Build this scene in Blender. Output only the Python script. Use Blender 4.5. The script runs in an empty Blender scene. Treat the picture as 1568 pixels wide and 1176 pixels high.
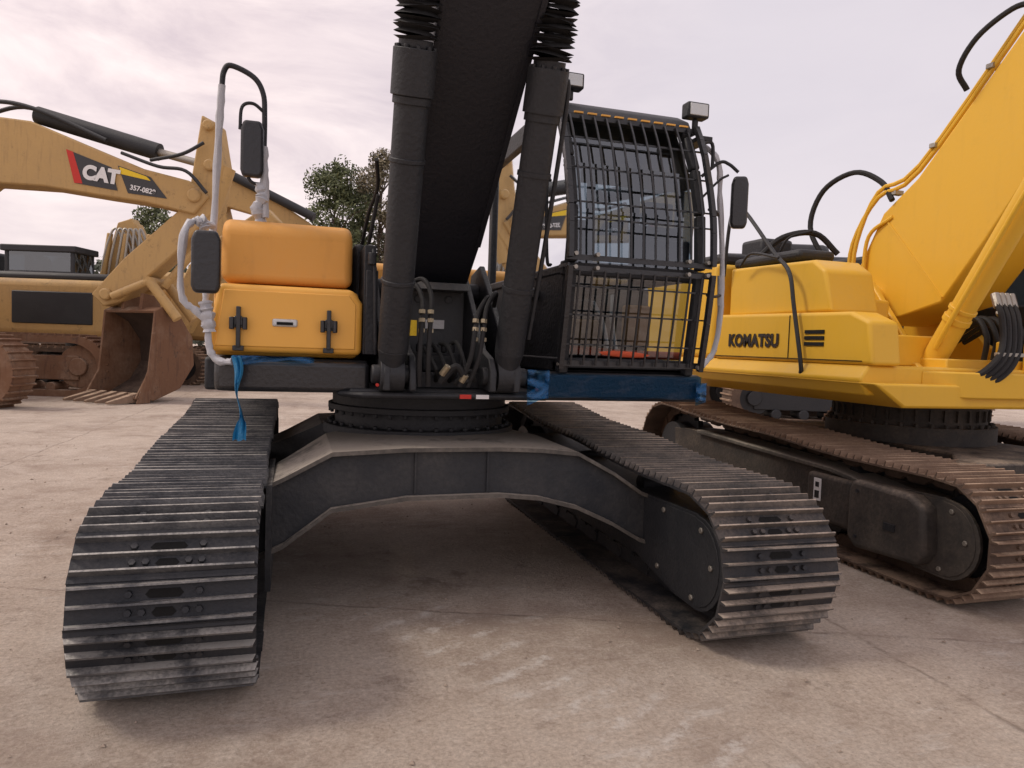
import bpy, math, random, bisect, bmesh
from mathutils import Vector, Matrix, noise
random.seed(7)
R=math.radians
scene=bpy.context.scene
scene.view_settings.view_transform='Standard'
scene.view_settings.look='None'
scene.view_settings.exposure=0
CAMX,CAMY,CAMZ=-0.936,-3.13,1.58
YAW=R(17)

# ---------------------------------------------------------------- materials
def newmat(name):
    m=bpy.data.materials.new(name); m.use_nodes=True
    nt=m.node_tree; b=nt.nodes['Principled BSDF']
    return m,nt,b
def paint(name,col,rough=.4,dust=.25,dustcol=(.32,.27,.22),metal=0.,scale=3.,bump=.02,coat=0.,lo=.38,streak=0.,grime=0.):
    m,nt,b=newmat(name); N=nt.nodes; L=nt.links
    tc=N.new('ShaderNodeTexCoord'); 
    n1=N.new('ShaderNodeTexNoise'); n1.inputs['Scale'].default_value=scale; n1.inputs['Detail'].default_value=10; n1.inputs['Roughness'].default_value=.68
    L.new(tc.outputs['Object'],n1.inputs['Vector'])
    n2=N.new('ShaderNodeTexNoise'); n2.inputs['Scale'].default_value=scale*14; n2.inputs['Detail'].default_value=6
    L.new(tc.outputs['Object'],n2.inputs['Vector'])
    geo=N.new('ShaderNodeNewGeometry'); sx=N.new('ShaderNodeSeparateXYZ'); L.new(geo.outputs['Normal'],sx.inputs[0])
    up=N.new('ShaderNodeMapRange'); up.inputs['From Min'].default_value=.2; up.inputs['From Max'].default_value=1.; up.inputs['To Min'].default_value=.45; up.inputs['To Max'].default_value=2.4
    L.new(sx.outputs['Z'],up.inputs['Value'])
    cr=N.new('ShaderNodeMapRange'); cr.inputs['From Min'].default_value=lo; cr.inputs['From Max'].default_value=lo+.3; cr.inputs['To Max'].default_value=dust
    L.new(n1.outputs['Fac'],cr.inputs['Value'])
    mu=N.new('ShaderNodeMath'); mu.operation='MULTIPLY'; L.new(cr.outputs[0],mu.inputs[0]); L.new(up.outputs[0],mu.inputs[1])
    m2=N.new('ShaderNodeMapRange'); m2.inputs['From Min'].default_value=.3; m2.inputs['From Max'].default_value=.7; m2.inputs['To Min'].default_value=.55; m2.inputs['To Max'].default_value=1.35
    L.new(n2.outputs['Fac'],m2.inputs['Value'])
    m3=N.new('ShaderNodeMath'); m3.operation='MULTIPLY'; m3.use_clamp=True; L.new(mu.outputs[0],m3.inputs[0]); L.new(m2.outputs[0],m3.inputs[1])
    mx=N.new('ShaderNodeMixRGB'); mx.inputs[1].default_value=(*col,1); mx.inputs[2].default_value=(*dustcol,1)
    L.new(m3.outputs[0],mx.inputs[0]); last=mx
    def dark(src,lo_,hi_,amt,colr):
        k=N.new('ShaderNodeMapRange'); k.inputs['From Min'].default_value=lo_; k.inputs['From Max'].default_value=hi_; k.inputs['To Max'].default_value=amt; L.new(src,k.inputs['Value'])
        m4=N.new('ShaderNodeMixRGB'); m4.inputs[2].default_value=(*colr,1); L.new(k.outputs[0],m4.inputs[0]); L.new(last.outputs[0],m4.inputs[1]); return m4
    if streak:
        mp=N.new('ShaderNodeMapping'); mp.inputs['Scale'].default_value=(14,14,1.8); L.new(tc.outputs['Object'],mp.inputs[0])
        n3=N.new('ShaderNodeTexNoise'); n3.inputs['Scale'].default_value=1; n3.inputs['Detail'].default_value=7; L.new(mp.outputs[0],n3.inputs['Vector'])
        last=dark(n3.outputs['Fac'],.55,.78,streak,(col[0]*.35,col[1]*.33,col[2]*.5))
    if grime:
        n4=N.new('ShaderNodeTexNoise'); n4.inputs['Scale'].default_value=scale*2.7; n4.inputs['Detail'].default_value=12; n4.inputs['Roughness'].default_value=.8; L.new(tc.outputs['Object'],n4.inputs['Vector'])
        last=dark(n4.outputs['Fac'],.56,.66,grime,(.05,.038,.03))
    L.new(last.outputs[0],b.inputs['Base Color'])
    rr=N.new('ShaderNodeMapRange'); rr.inputs['To Min'].default_value=rough; rr.inputs['To Max'].default_value=min(1,rough+.35)
    L.new(n1.outputs['Fac'],rr.inputs['Value']); L.new(rr.outputs[0],b.inputs['Roughness'])
    b.inputs['Metallic'].default_value=metal
    if coat: b.inputs['Coat Weight'].default_value=coat; b.inputs['Coat Roughness'].default_value=.12
    if bump:
        bp=N.new('ShaderNodeBump'); bp.inputs['Strength'].default_value=.25; bp.inputs['Distance'].default_value=bump
        L.new(n2.outputs['Fac'],bp.inputs['Height']); L.new(bp.outputs[0],b.inputs['Normal'])
    return m
M={}
M['black']=paint('black_paint',(.013,.015,.019),.4,.12,(.2,.19,.18))
M['boom']=paint('black_boom_paint',(.010,.011,.017),.38,.04,(.2,.18,.17))
M['gloss']=paint('gloss_black',(.010,.011,.014),.24,.06,(.2,.18,.16),coat=.3)
M['frame']=paint('dusty_frame_paint',(.017,.020,.025),.5,.22,(.36,.33,.29))
M['deck']=paint('dusty_deck_paint',(.05,.047,.043),.6,.8,(.30,.265,.225),scale=2.2,lo=.3)
M['orange']=paint('orange_yellow_paint',(.90,.46,.07),.36,.14,(.68,.48,.25),scale=2,bump=.003,coat=.2,streak=.06)
M['orange2']=paint('orange_cover_paint',(.74,.35,.065),.5,.26,(.58,.41,.22),scale=2,bump=.006,streak=.12,grime=.10)
M['kyel']=paint('bright_yellow_paint',(.76,.44,.025),.40,.18,(.56,.42,.2),scale=2,bump=.003,coat=.12,streak=.07,grime=.05)
M['cyel']=paint('faded_yellow_paint',(.50,.32,.12),.5,.5,(.30,.21,.13),scale=1.2,streak=.3,grime=.5)
M['rust']=paint('rusty_steel',(.17,.085,.045),.8,.95,(.38,.28,.20),scale=1.3,streak=.6,grime=.75,lo=.44)
M['rustd']=paint('dark_rusty_steel',(.045,.028,.02),.85,.4,(.2,.14,.1),scale=1.6,grime=.6)
M['shoe']=paint('track_shoe_steel',(.022,.025,.031),.42,.20,(.20,.19,.18),metal=.3,scale=5)
M['bar']=paint('worn_grouser_steel',(.075,.078,.085),.36,.8,(.40,.385,.36),metal=.4,scale=5,lo=.36)
M['shoe2']=paint('track_shoe_steel_b',(.026,.028,.033),.5,.32,(.26,.215,.18),metal=.3,scale=4)
M['bar2']=paint('worn_grouser_steel_b',(.09,.085,.08),.45,.85,(.46,.38,.31),metal=.3,scale=4,lo=.34)
M['shoeD']=paint('dusty_track_shoe_steel',(.075,.048,.034),.65,.7,(.31,.215,.15),metal=.1,scale=5)
M['barD']=paint('dusty_grouser_steel',(.21,.135,.09),.6,.85,(.46,.335,.235),metal=.1,scale=5)
M['hole']=paint('dark_recess',(.006,.006,.006),.9,0)
M['rubber']=paint('hose_rubber',(.009,.009,.010),.55,.03,(.15,.15,.15))
M['seat']=paint('seat_fabric',(.035,.037,.042),.8,.1)
M['cover']=paint('dark_cover',(.024,.022,.021),.55,.5,(.27,.215,.165),lo=.36)
M['grey']=paint('grey_panel',(.075,.08,.085),.5,.2)
M['chrome']=paint('plated_steel',(.40,.38,.34),.35,.25,metal=.9)
M['brass']=paint('hose_fitting_metal',(.42,.36,.25),.35,.3,metal=.9)
M['wrap']=paint('plastic_wrap_film',(.46,.47,.50),.28,.45,(.78,.78,.80),scale=18,bump=.04)
M['white']=paint('white_label',(.75,.75,.75),.5,.05)
M['red']=paint('red_label',(.55,.03,.02),.5,.05)
M['orangered']=paint('red_stripe',(.80,.13,.05),.5,.05)
M['ylabel']=paint('yellow_label',(.8,.55,.02),.5,.05)
M['brown']=paint('brown_seat_and_reflection',(.38,.20,.08),.8,.05)  # brown for the seat base and the painted yellow window reflection
M['lamp']=paint('lamp_lens',(.6,.62,.62),.12,.05,metal=.3)
M['bark']=paint('bark',(.12,.09,.07),.9,.2)
def film(name,lo,hi,mx_,col,mn=.06,tint=(.35,.7,1)):
    m,nt,b=newmat(name); N=nt.nodes;L=nt.links
    tc=N.new('ShaderNodeTexCoord'); mp=N.new('ShaderNodeMapping'); mp.inputs['Scale'].default_value=(6,6,16); mp.inputs['Rotation'].default_value=(0,R(25),0); L.new(tc.outputs['Object'],mp.inputs[0])
    n=N.new('ShaderNodeTexNoise'); n.inputs['Scale'].default_value=1; n.inputs['Detail'].default_value=6; n.inputs['Distortion'].default_value=1.2
    L.new(mp.outputs[0],n.inputs['Vector'])
    b.inputs['Base Color'].default_value=(*col,1)
    n2=N.new('ShaderNodeTexNoise'); n2.inputs['Scale'].default_value=30; n2.inputs['Distortion'].default_value=2; L.new(tc.outputs['Object'],n2.inputs['Vector'])
    bp=N.new('ShaderNodeBump'); bp.inputs['Strength'].default_value=.5; bp.inputs['Distance'].default_value=.008; L.new(n2.outputs['Fac'],bp.inputs['Height']); L.new(bp.outputs[0],b.inputs['Normal'])
    b.inputs['Roughness'].default_value=.16
    tr=N.new('ShaderNodeBsdfTransparent'); tr.inputs[0].default_value=(*tint,1); mx=N.new('ShaderNodeMixShader'); 
    mr=N.new('ShaderNodeMapRange'); mr.inputs['From Min'].default_value=lo; mr.inputs['From Max'].default_value=hi; mr.inputs['To Min'].default_value=mn; mr.inputs['To Max'].default_value=mx_
    L.new(n.outputs['Fac'],mr.inputs['Value']); L.new(mr.outputs[0],mx.inputs[0])
    L.new(tr.outputs[0],mx.inputs[1]); L.new(b.outputs[0],mx.inputs[2]); L.new(mx.outputs[0],N['Material Output'].inputs[0])
    return m
M['film']=film('blue_film',.42,.6,.75,(.012,.12,.32)); M['filmthin']=film('thin_blue_film',.50,.64,.45,(.006,.035,.085),.15)
M['film2']=paint('blue_film_strip',(.02,.22,.45),.2,.35,(.25,.48,.68),scale=8,bump=.03)
def glass(name,tint,refl=.12):
    m,nt,b=newmat(name); N=nt.nodes;L=nt.links; N.remove(b)
    tr=N.new('ShaderNodeBsdfTransparent'); tr.inputs[0].default_value=(*tint,1)
    gl=N.new('ShaderNodeBsdfGlossy'); gl.inputs['Roughness'].default_value=.02; gl.inputs['Color'].default_value=(.85,.9,.95,1)
    fr=N.new('ShaderNodeFresnel'); fr.inputs[0].default_value=1.5
    ad=N.new('ShaderNodeMath'); ad.operation='MULTIPLY_ADD'; ad.inputs[1].default_value=1.2; ad.inputs[2].default_value=refl; ad.use_clamp=True
    L.new(fr.outputs[0],ad.inputs[0]); mx=N.new('ShaderNodeMixShader'); L.new(ad.outputs[0],mx.inputs[0]); L.new(tr.outputs[0],mx.inputs[1]); L.new(gl.outputs[0],mx.inputs[2])
    L.new(mx.outputs[0],N['Material Output'].inputs[0]); return m
M['glass']=glass('tinted_glass',(.44,.50,.54),.10)
M['glass2']=glass('dark_glass',(.12,.15,.17),.1)

# ---------------------------------------------------------------- mesh builder
class MB:
    def __init__(s): s.v=[];s.f=[];s.m=[]
    def add(s,vs,fs,mi=0,T=None):
        o=len(s.v)
        for p in vs:
            p=Vector(p); 
            if T is not None: p=T@p
            s.v.append(p)
        for f in fs:
            s.f.append([i+o for i in f]); s.m.append(mi)
        return s
    def box(s,x0,x1,y0,y1,z0,z1,mi=0,T=None):
        return s.add([(x0,y0,z0),(x1,y0,z0),(x1,y1,z0),(x0,y1,z0),(x0,y0,z1),(x1,y0,z1),(x1,y1,z1),(x0,y1,z1)],
          [(0,3,2,1),(4,5,6,7),(0,1,5,4),(1,2,6,5),(2,3,7,6),(3,0,4,7)],mi,T)
    def prism(s,poly,a0,a1,axis='x',mi=0,T=None):
        n=len(poly)
        def P(p,a):
            if axis=='x': return (a,p[0],p[1])
            if axis=='y': return (p[0],a,p[1])
            return (p[0],p[1],a)
        vs=[P(p,a0) for p in poly]+[P(p,a1) for p in poly]
        fs=[tuple(range(n)),tuple(range(2*n-1,n-1,-1))]+[(i,i+n,(i+1)%n+n,(i+1)%n) for i in range(n)]
        return s.add(vs,fs,mi,T)
    def cyl(s,p0,p1,r0,r1=None,seg=20,mi=0,cap=True,T=None):
        r1=r0 if r1 is None else r1
        p0=Vector(p0);p1=Vector(p1); d=(p1-p0).normalized()
        a=Vector((0,0,1)) if abs(d.z)<.9 else Vector((1,0,0))
        u=d.cross(a).normalized(); w=d.cross(u)
        vs=[p0+(u*math.cos(t)+w*math.sin(t))*r0 for t in [2*math.pi*i/seg for i in range(seg)]]
        vs+=[p1+(u*math.cos(t)+w*math.sin(t))*r1 for t in [2*math.pi*i/seg for i in range(seg)]]
        fs=[(i,(i+1)%seg,(i+1)%seg+seg,i+seg) for i in range(seg)]
        if cap: fs+=[tuple(range(seg-1,-1,-1)),tuple(range(seg,2*seg))]
        return s.add(vs,fs,mi,T)
    def tube(s,pts,r,seg=10,mi=0,sub=6,jit=0):
        pts=[Vector(p) for p in pts]
        out=[]
        if sub>1 and len(pts)>2:
            P=[pts[0]*2-pts[1]]+pts+[pts[-1]*2-pts[-2]]
            for i in range(1,len(P)-2):
                for k in range(sub):
                    t=k/sub
                    out.append(.5*((2*P[i])+(P[i+1]-P[i-1])*t+(2*P[i-1]-5*P[i]+4*P[i+1]-P[i+2])*t*t+(3*P[i]-P[i-1]-3*P[i+1]+P[i+2])*t**3))
            out.append(pts[-1])
        else: out=pts
        o=len(s.v); n=len(out); prev=None
        for i,p in enumerate(out):
            d=(out[min(i+1,n-1)]-out[max(i-1,0)]).normalized()
            if prev is None:
                a=Vector((0,0,1)) if abs(d.z)<.9 else Vector((1,0,0)); u=d.cross(a).normalized()
            else: u=(prev-d*prev.dot(d)).normalized()
            prev=u; w=d.cross(u)
            rr=r*(1+jit*random.uniform(-1,1)) if not callable(r) else r(i/(n-1))
            for k in range(seg):
                t=2*math.pi*k/seg; s.v.append(p+(u*math.cos(t)+w*math.sin(t))*rr*(1+jit*.6*random.uniform(-1,1)))
        for i in range(n-1):
            for k in range(seg):
                s.f.append([o+i*seg+k,o+i*seg+(k+1)%seg,o+(i+1)*seg+(k+1)%seg,o+(i+1)*seg+k]); s.m.append(mi)
        s.f.append([o+k for k in range(seg-1,-1,-1)]); s.m.append(mi)
        s.f.append([o+(n-1)*seg+k for k in range(seg)]); s.m.append(mi)
        return s
    def obj(s,name,mats,parent=None,bevel=0,smooth=True,seg=2,local=False,fixn=True):
        me=bpy.data.meshes.new(name); me.from_pydata([tuple(v) for v in s.v],[],s.f)
        if not isinstance(mats,(list,tuple)): mats=[mats]
        for m in mats: me.materials.append(M[m] if isinstance(m,str) else m)
        me.polygons.foreach_set('material_index',s.m)
        if fixn:
            bm=bmesh.new(); bm.from_mesh(me); bmesh.ops.recalc_face_normals(bm,faces=bm.faces); bm.to_mesh(me); bm.free()
        if smooth:
            me.polygons.foreach_set('use_smooth',[True]*len(me.polygons)); me.set_sharp_from_angle(angle=R(38))
        me.update()
        o=bpy.data.objects.new(name,me); scene.collection.objects.link(o)
        if parent is not None:
            o.parent=parent
            if not local: o.matrix_parent_inverse=Matrix.LocRotScale(parent.location,parent.rotation_euler,None).inverted()
        if bevel:
            b=o.modifiers.new('bevel','BEVEL'); b.width=bevel; b.segments=seg; b.limit_method='ANGLE'; b.angle_limit=R(40)
        return o
def empty(name,loc=(0,0,0),rz=0):
    e=bpy.data.objects.new(name,None); e.location=loc; e.rotation_euler=(0,0,rz); e.empty_display_size=.3
    scene.collection.objects.link(e); return e
def cw(X,Z):  # survey frame (right of / ahead of the camera station) -> world
    c,s=math.cos(YAW),math.sin(YAW)
    return (CAMX+c*X+s*Z, CAMY-s*X+c*Z)

# ---------------------------------------------------------------- tracks
def belt(y0,y1,rf,rr,pitch=.216,sag=.02):
    c1=y0+rf;c2=y1-rr; b=math.atan((rr-rf)/(c2-c1)); A=math.pi/2+2*b
    pts=[]; n=60
    for i in range(n): pts.append((c2+(c1-c2)*i/n,0))
    for i in range(n):
        t=1.5*math.pi+(A-1.5*math.pi)*i/n; pts.append((c1+rf*math.cos(t),rf+rf*math.sin(t)))
    p=(c1+rf*math.cos(A),rf+rf*math.sin(A)); q=(c2+rr*math.cos(A),rr+rr*math.sin(A))
    for i in range(n):
        t=i/n; pts.append((p[0]+(q[0]-p[0])*t,p[1]+(q[1]-p[1])*t-sag*math.sin(t*2*math.pi)**2-sag*math.sin(t*math.pi)))
    for i in range(n):
        t=A+(-math.pi/2-A)*i/n; pts.append((c2+rr*math.cos(t),rr+rr*math.sin(t)))
    P=[Vector(a) for a in pts]; P.append(P[0])
    cum=[0]
    for i in range(len(P)-1): cum.append(cum[-1]+(P[i+1]-P[i]).length)
    Lg=cum[-1]; N=round(Lg/pitch); st=Lg/N; res=[]
    def at(s):
        s=s%Lg; k=bisect.bisect_right(cum,s)-1; k=min(k,len(P)-2); t=(s-cum[k])/max(1e-9,cum[k+1]-cum[k]); return P[k].lerp(P[k+1],t)
    for i in range(N):
        a=at(i*st-st/2+.05); c=at(i*st+st/2+.05); mid=(a+c)/2; t=(c-a).normalized()
        res.append((mid,t,Vector((t.y,-t.x)),st))
    return res,c1,c2
def track(par,xc,y0,y1,w=.7,rf=.425,rr=.515,mats=('shoe','bar'),nm='',fm='black'):
    shoes,c1,c2=belt(y0,y1,rf,rr)
    mb=MB(); lk=MB()
    for k,(mid,t,n,st) in enumerate(shoes):
        if n.dot(mid-Vector(((c1+c2)/2,.46)))<0: n=-n
        h=st/2+.001
        prof=[(-h,-.050),(-h,-.036)]
        for sc in (-.073,0,.073):
            hh=0.0 if sc else -.003
            prof+=[(sc-.009,-.036),(sc-.005,hh-.001),(sc+.0035,hh-.001),(sc+.008,-.036)]
        prof+=[(h,-.036),(h,-.050)]
        jx=random.uniform(-.007,.007); tilt=random.uniform(-.02,.02)
        vs=[];nn=len(prof)
        for xs in (-1,1):
            for (s_,q) in prof:
                x=xc+jx+xs*(w/2-(.012 if q>-.03 else 0))
                p=mid+t*(s_+xs*tilt*.15)+n*(q+random.uniform(-.002,.002)); vs.append((x,p.x,p.y))
        fs=[tuple(range(nn)),tuple(range(2*nn-1,nn-1,-1))]
        for i in range(nn): fs.append((i,i+nn,(i+1)%nn+nn,(i+1)%nn))
        o=len(mb.v)
        for v in vs: mb.v.append(Vector(v))
        for fi,f in enumerate(fs):
            mb.f.append([a+o for a in f])
            i=fi-2
            isbar= i>=2 and i<nn-2 and ((i-2)%4)!=3
            mb.m.append(1 if isbar else 0)
        def W(s_,q,x): p=mid+t*s_+n*q; return (x,p.x,p.y)
        for bx in (-.13,-.08,.08,.13):
            mb.cyl(W(-.036,-.038,xc+bx),W(-.036,-.020,xc+bx),.016,.014,seg=6,mi=0)
        for bx in (-.13,.13):
            mb.cyl(W(.036,-.038,xc+bx),W(.036,-.020,xc+bx),.016,.014,seg=6,mi=0)
        for sc,wd in ((.036,.055),(-.036,.03)):
            vs=[W(sc-.02,-.0340,xc-wd),W(sc-.02,-.0340,xc+wd),W(sc-.004,-.0340,xc+wd+.016),W(sc+.016,-.0340,xc+wd),W(sc+.016,-.0340,xc-wd),W(sc-.004,-.0340,xc-wd-.016)]
            mb.add(vs,[tuple(range(6))],2)
        for sx in (-1,1):
            xo=xc+sx*(.085+(.012 if k%2 else 0))
            a=[(-h,-.055),(h,-.055),(h*1.15,-.10),(h*.6,-.15),(-h*.6,-.15),(-h*1.15,-.10)]
            vs=[W(s_,q,xo-.017) for s_,q in a]+[W(s_,q,xo+.017) for s_,q in a]
            lk.add(vs,[tuple(range(6)),tuple(range(11,5,-1))]+[(i,i+6,(i+1)%6+6,(i+1)%6) for i in range(6)])
        lk.cyl(W(h,-.105,xc-.11),W(h,-.105,xc+.11),.026,seg=8)
    mb.obj('track_shoes'+nm,[mats[0],mats[1],'hole'],par,fixn=True)
    lk.obj('track_chain'+nm,mats[0],par)
    f=MB()
    f.cyl((xc-.05,c1,rf),(xc+.05,c1,rf),rf-.15,seg=40); f.cyl((xc-.09,c1,rf),(xc+.09,c1,rf),rf-.2,seg=40); f.cyl((xc-.16,c1,rf),(xc+.16,c1,rf),.07)
    ns=21; poly=[]
    for i in range(ns*2):
        rad=rr-.13 if i%2 else rr-.18; a=math.pi*2*i/(ns*2); poly.append((c2+rad*math.cos(a),rr+rad*math.sin(a)))
    f.prism(poly,xc-.03,xc+.03); f.cyl((xc-.2,c2,rr),(xc+.22,c2,rr),rr-.25,seg=36)
    for i in range(9):
        yy=c1+.45+(c2-c1-.85)*i/8; f.cyl((xc-.13,yy,.235),(xc+.13,yy,.235),.085); f.cyl((xc-.06,yy,.235),(xc+.06,yy,.235),.07)
    for yy in (c1+1.0,c1+2.1): f.cyl((xc-.12,yy,.66),(xc+.12,yy,.68),.06)
    f.obj('rollers_and_idler'+nm,'black',par)
    g=MB()
    poly=[(c1+.02,.26),(c1+.45,.22),(c2-.3,.22),(c2-.1,.3),(c2-.05,.72),(c2-.4,.74),(c1+.6,.62),(c1+.02,.56)]
    g.prism(poly,xc-.21,xc+.21)
    for sx in (-1,1):
        nose=[(c1+.86,.66),(c1+.05,.68)]
        for i in range(13):
            a=math.pi/2+math.pi*i/12; nose.append((c1+.02+.25*math.cos(a),.405+.265*math.sin(a)))
        nose+=[(c1+.25,.15),(c1+.86,.27)]
        xa=xc+sx*.23; g.prism(nose,xa,xa+sx*.025)
        g.prism([(a_*.93+(c1+.2)*.07,z_*.93+.42*.07) for a_,z_ in nose],xa+sx*.025,xa+sx*.03)
        for (yy,zz) in ((c1-.13,.42),(c1-.02,.6),(c1+.05,.2),(c1+.40,.62),(c1+.45,.26),(c1+.78,.6)):
            g.cyl((xa+sx*.03,yy,zz),(xa+sx*.042,yy,zz),.018,seg=6,mi=1)
    g.obj('track_frame'+nm,[fm,'chrome'],par,bevel=.006)
    return c1,c2

# ================================================================ MAIN EXCAVATOR
EX=empty('excavator',(0,2.15,0))
track(EX,-1.41,-.10,4.25,nm='_a'); track(EX,1.50,-.10,4.25,mats=('shoe2','bar2'),nm='_b')
def carbody(par,xo=0,mats=('frame','black')):
    st=[(-1.3,.99,.34,.68),(-1.16,.98,.37,.71),(-.97,.97,.455,.80),(-.72,.96,.645,.935),(-.3,.96,.70,.955),(.25,.96,.705,.955),(.5,.96,.68,.945),(.75,.965,.615,.92),(1.0,.98,.50,.79),(1.2,.99,.385,.66),(1.36,1.0,.33,.60)]
    n=len(st); t=MB()
    def plan(x): return .5 if abs(x)>.98 else (.62 if abs(x)>.85 else (.8 if abs(x)>.7 else 1.3))
    for side in (0,1):
        for i in range(n-1):
            a=st[i];b=st[i+1]
            def q(s): 
                x,y,zb,zt=s; dep=plan(x)
                if side==0: return [(x+xo,y,zb),(x+xo,y,zt),(x+xo,min(2.15,y+dep),zt),(x+xo,min(2.15,y+dep),zb)]
                return [(x+xo,4.3-y,zb),(x+xo,4.3-y,zt),(x+xo,max(2.15,4.3-y-dep),zt),(x+xo,max(2.15,4.3-y-dep),zb)]
            A=q(a);B=q(b)
            t.add(A+B,[(0,1,5,4),(1,2,6,5),(2,3,7,6),(3,0,4,7)]+([(0,3,2,1)] if i==0 else [])+([(4,5,6,7)] if i==n-2 else []))
    t.obj('carbody',mats[0],par,bevel=0)
    for nm,zi,off,mt in (('carbody_top_plate',3,.013,'deck'),('carbody_lower_flange',2,-.013,'deck')):
        l=MB()
        for i in range(n-1):
            a=st[i];b=st[i+1]
            za=a[zi]+off;zb=b[zi]+off; h=.012
            ya=a[1]-.04;yb=b[1]-.04; Wa=plan(a[0])+.04 if zi==3 else .1; Wb=plan(b[0])+.04 if zi==3 else .1
            v=[(a[0]+xo,ya,za-h),(a[0]+xo,ya+Wa,za-h),(a[0]+xo,ya+Wa,za+h),(a[0]+xo,ya,za+h),(b[0]+xo,yb,zb-h),(b[0]+xo,yb+Wb,zb-h),(b[0]+xo,yb+Wb,zb+h),(b[0]+xo,yb,zb+h)]
            l.add(v,[(0,1,5,4),(1,2,6,5),(2,3,7,6),(3,0,4,7)])
        l.obj(nm,mt,par)
    l=MB(); l.box(xo-.256,xo-.246,.945,.97,.71,.95); l.box(xo+.174,xo+.184,.945,.97,.71,.95)
    l.prism([(.86,.22),(.80,.45),(.84,.80),(1.6,.82),(1.6,.25)],xo-1.06,xo-1.03)
    l.obj('carbody_seams_and_end_plate',mats[0],par)
    r=MB(); c0=xo-.03
    r.cyl((c0,2.15,.93),(c0,2.15,1.0),.69,seg=64); r.cyl((c0,2.15,1.0),(c0,2.15,1.10),.61,seg=64); r.cyl((c0,2.15,1.10),(c0,2.15,1.14),.66,seg=64); r.cyl((c0,2.15,1.14),(c0,2.15,1.24),.63,seg=64)
    for i in range(40):
        a=2*math.pi*i/40; c,s=math.cos(a),math.sin(a)
        r.cyl((c0+.65*c,2.15+.65*s,1.0),(c0+.65*c,2.15+.65*s,1.022),.017,seg=6)
        r.cyl((c0+.645*c,2.15+.645*s,1.075),(c0+.645*c,2.15+.645*s,1.10),.014,seg=6)
    r.obj('swing_bearing',mats[1],par,bevel=.004)
carbody(EX)

u=MB()
u.box(-.62,.62,1.15,4.2,1.24,1.30)
u.prism([(-.70,1.2),(-.55,1.06),(.55,1.06),(.70,1.2)],1.25,1.285,'z')
u.box(-1.42,-.5,1.30,4.3,1.27,1.46); u.box(.55,1.66,1.22,4.3,1.24,1.42)
u.obj('upper_frame','black',EX,bevel=.02)
b=MB(); b.prism([(-1.40,1.42),(-1.36,1.24),(-1.25,1.18),(-.5,1.18),(-.5,1.42)],1.27,1.45,'z'); b.obj('front_beam','gloss',EX,bevel=.03,seg=4)
k=MB()
for x in (-.42,-.27,.21,.36):
    k.prism([(1.0,1.30),(1.0,1.42),(1.06,1.5),(1.25,1.55),(1.7,1.95),(1.95,2.15),(2.2,2.1),(2.6,1.3)],x-.02,x+.02)
k.cyl((-.5,1.10,1.39),(-.22,1.10,1.39),.055); k.cyl((.16,1.10,1.39),(.44,1.10,1.39),.055)
k.cyl((-.5,2.0,1.95),(.44,2.0,1.95),.07)
k.box(-.25,.19,1.3,1.75,1.3,1.36); k.box(-.44,.40,1.28,1.31,1.3,1.40)
k.obj('boom_bracket','black',EX,bevel=.008)
k=MB(); k.box(-.25,.19,1.75,1.8,1.36,1.98); k.prism([(1.5,1.93),(1.55,1.98),(1.8,2.0),(1.8,1.93)],-.23,.17); k.cyl((-.13,1.74,1.88),(-.13,1.76,1.88),.03);k.cyl((.08,1.74,1.88),(.08,1.76,1.88),.03); k.obj('bracket_cross_plate','grey',EX,bevel=.008)
bm_=MB()
under=[(1.95,1.86),(1.72,2.02),(1.45,2.22),(.31,3.30),(-1.2,4.72),(-2.6,5.6),(-4.6,6.2)]
top=[(2.15,2.12),(1.95,2.45),(1.6,2.85),(.75,3.85),(-.7,5.2),(-2.3,6.15),(-4.5,6.7)]
hw=[.235,.24,.245,.265,.27,.27,.26]
bv=[];n=len(under)
for i in range(n):
    bv+=[(-.03-hw[i],*under[i]),(-.03+hw[i],*under[i]),(-.03+hw[i],*top[i]),(-.03-hw[i],*top[i])]
bf=[(0,1,2,3),(4*(n-1)+3,4*(n-1)+2,4*(n-1)+1,4*(n-1))]
for i in range(n-1):
    a=4*i
    for j in range(4): bf.append((a+j,a+(j+1)%4,a+4+(j+1)%4,a+4+j))
bm_.add(bv,bf); bm_.cyl((-.3,2.0,1.97),(.24,2.0,1.97),.15)
bm_.obj('boom','boom',EX,bevel=.02,seg=3)
fl=MB()
for sx in (-1,1):
    for i in range(2,5):
        a=under[i];b_=under[i+1]; dv=Vector((b_[0]-a[0],b_[1]-a[1])).normalized(); nv=Vector((-dv.y,dv.x)); 
        if nv.y>0: nv=-nv
        xa=-.03+sx*hw[i];xb=-.03+sx*hw[i+1]
        fl.add([(xa,a[0],a[1]),(xa-sx*.03,a[0],a[1]),(xa-sx*.03,a[0]+nv.x*.012,a[1]+nv.y*.012),(xa,a[0]+nv.x*.012,a[1]+nv.y*.012),(xb,b_[0],b_[1]),(xb-sx*.03,b_[0],b_[1]),(xb-sx*.03,b_[0]+nv.x*.012,b_[1]+nv.y*.012),(xb,b_[0]+nv.x*.012,b_[1]+nv.y*.012)],[(0,1,5,4),(1,2,6,5),(2,3,7,6),(3,0,4,7)])
fl.obj('boom_edge_flange','boom',EX)
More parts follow.
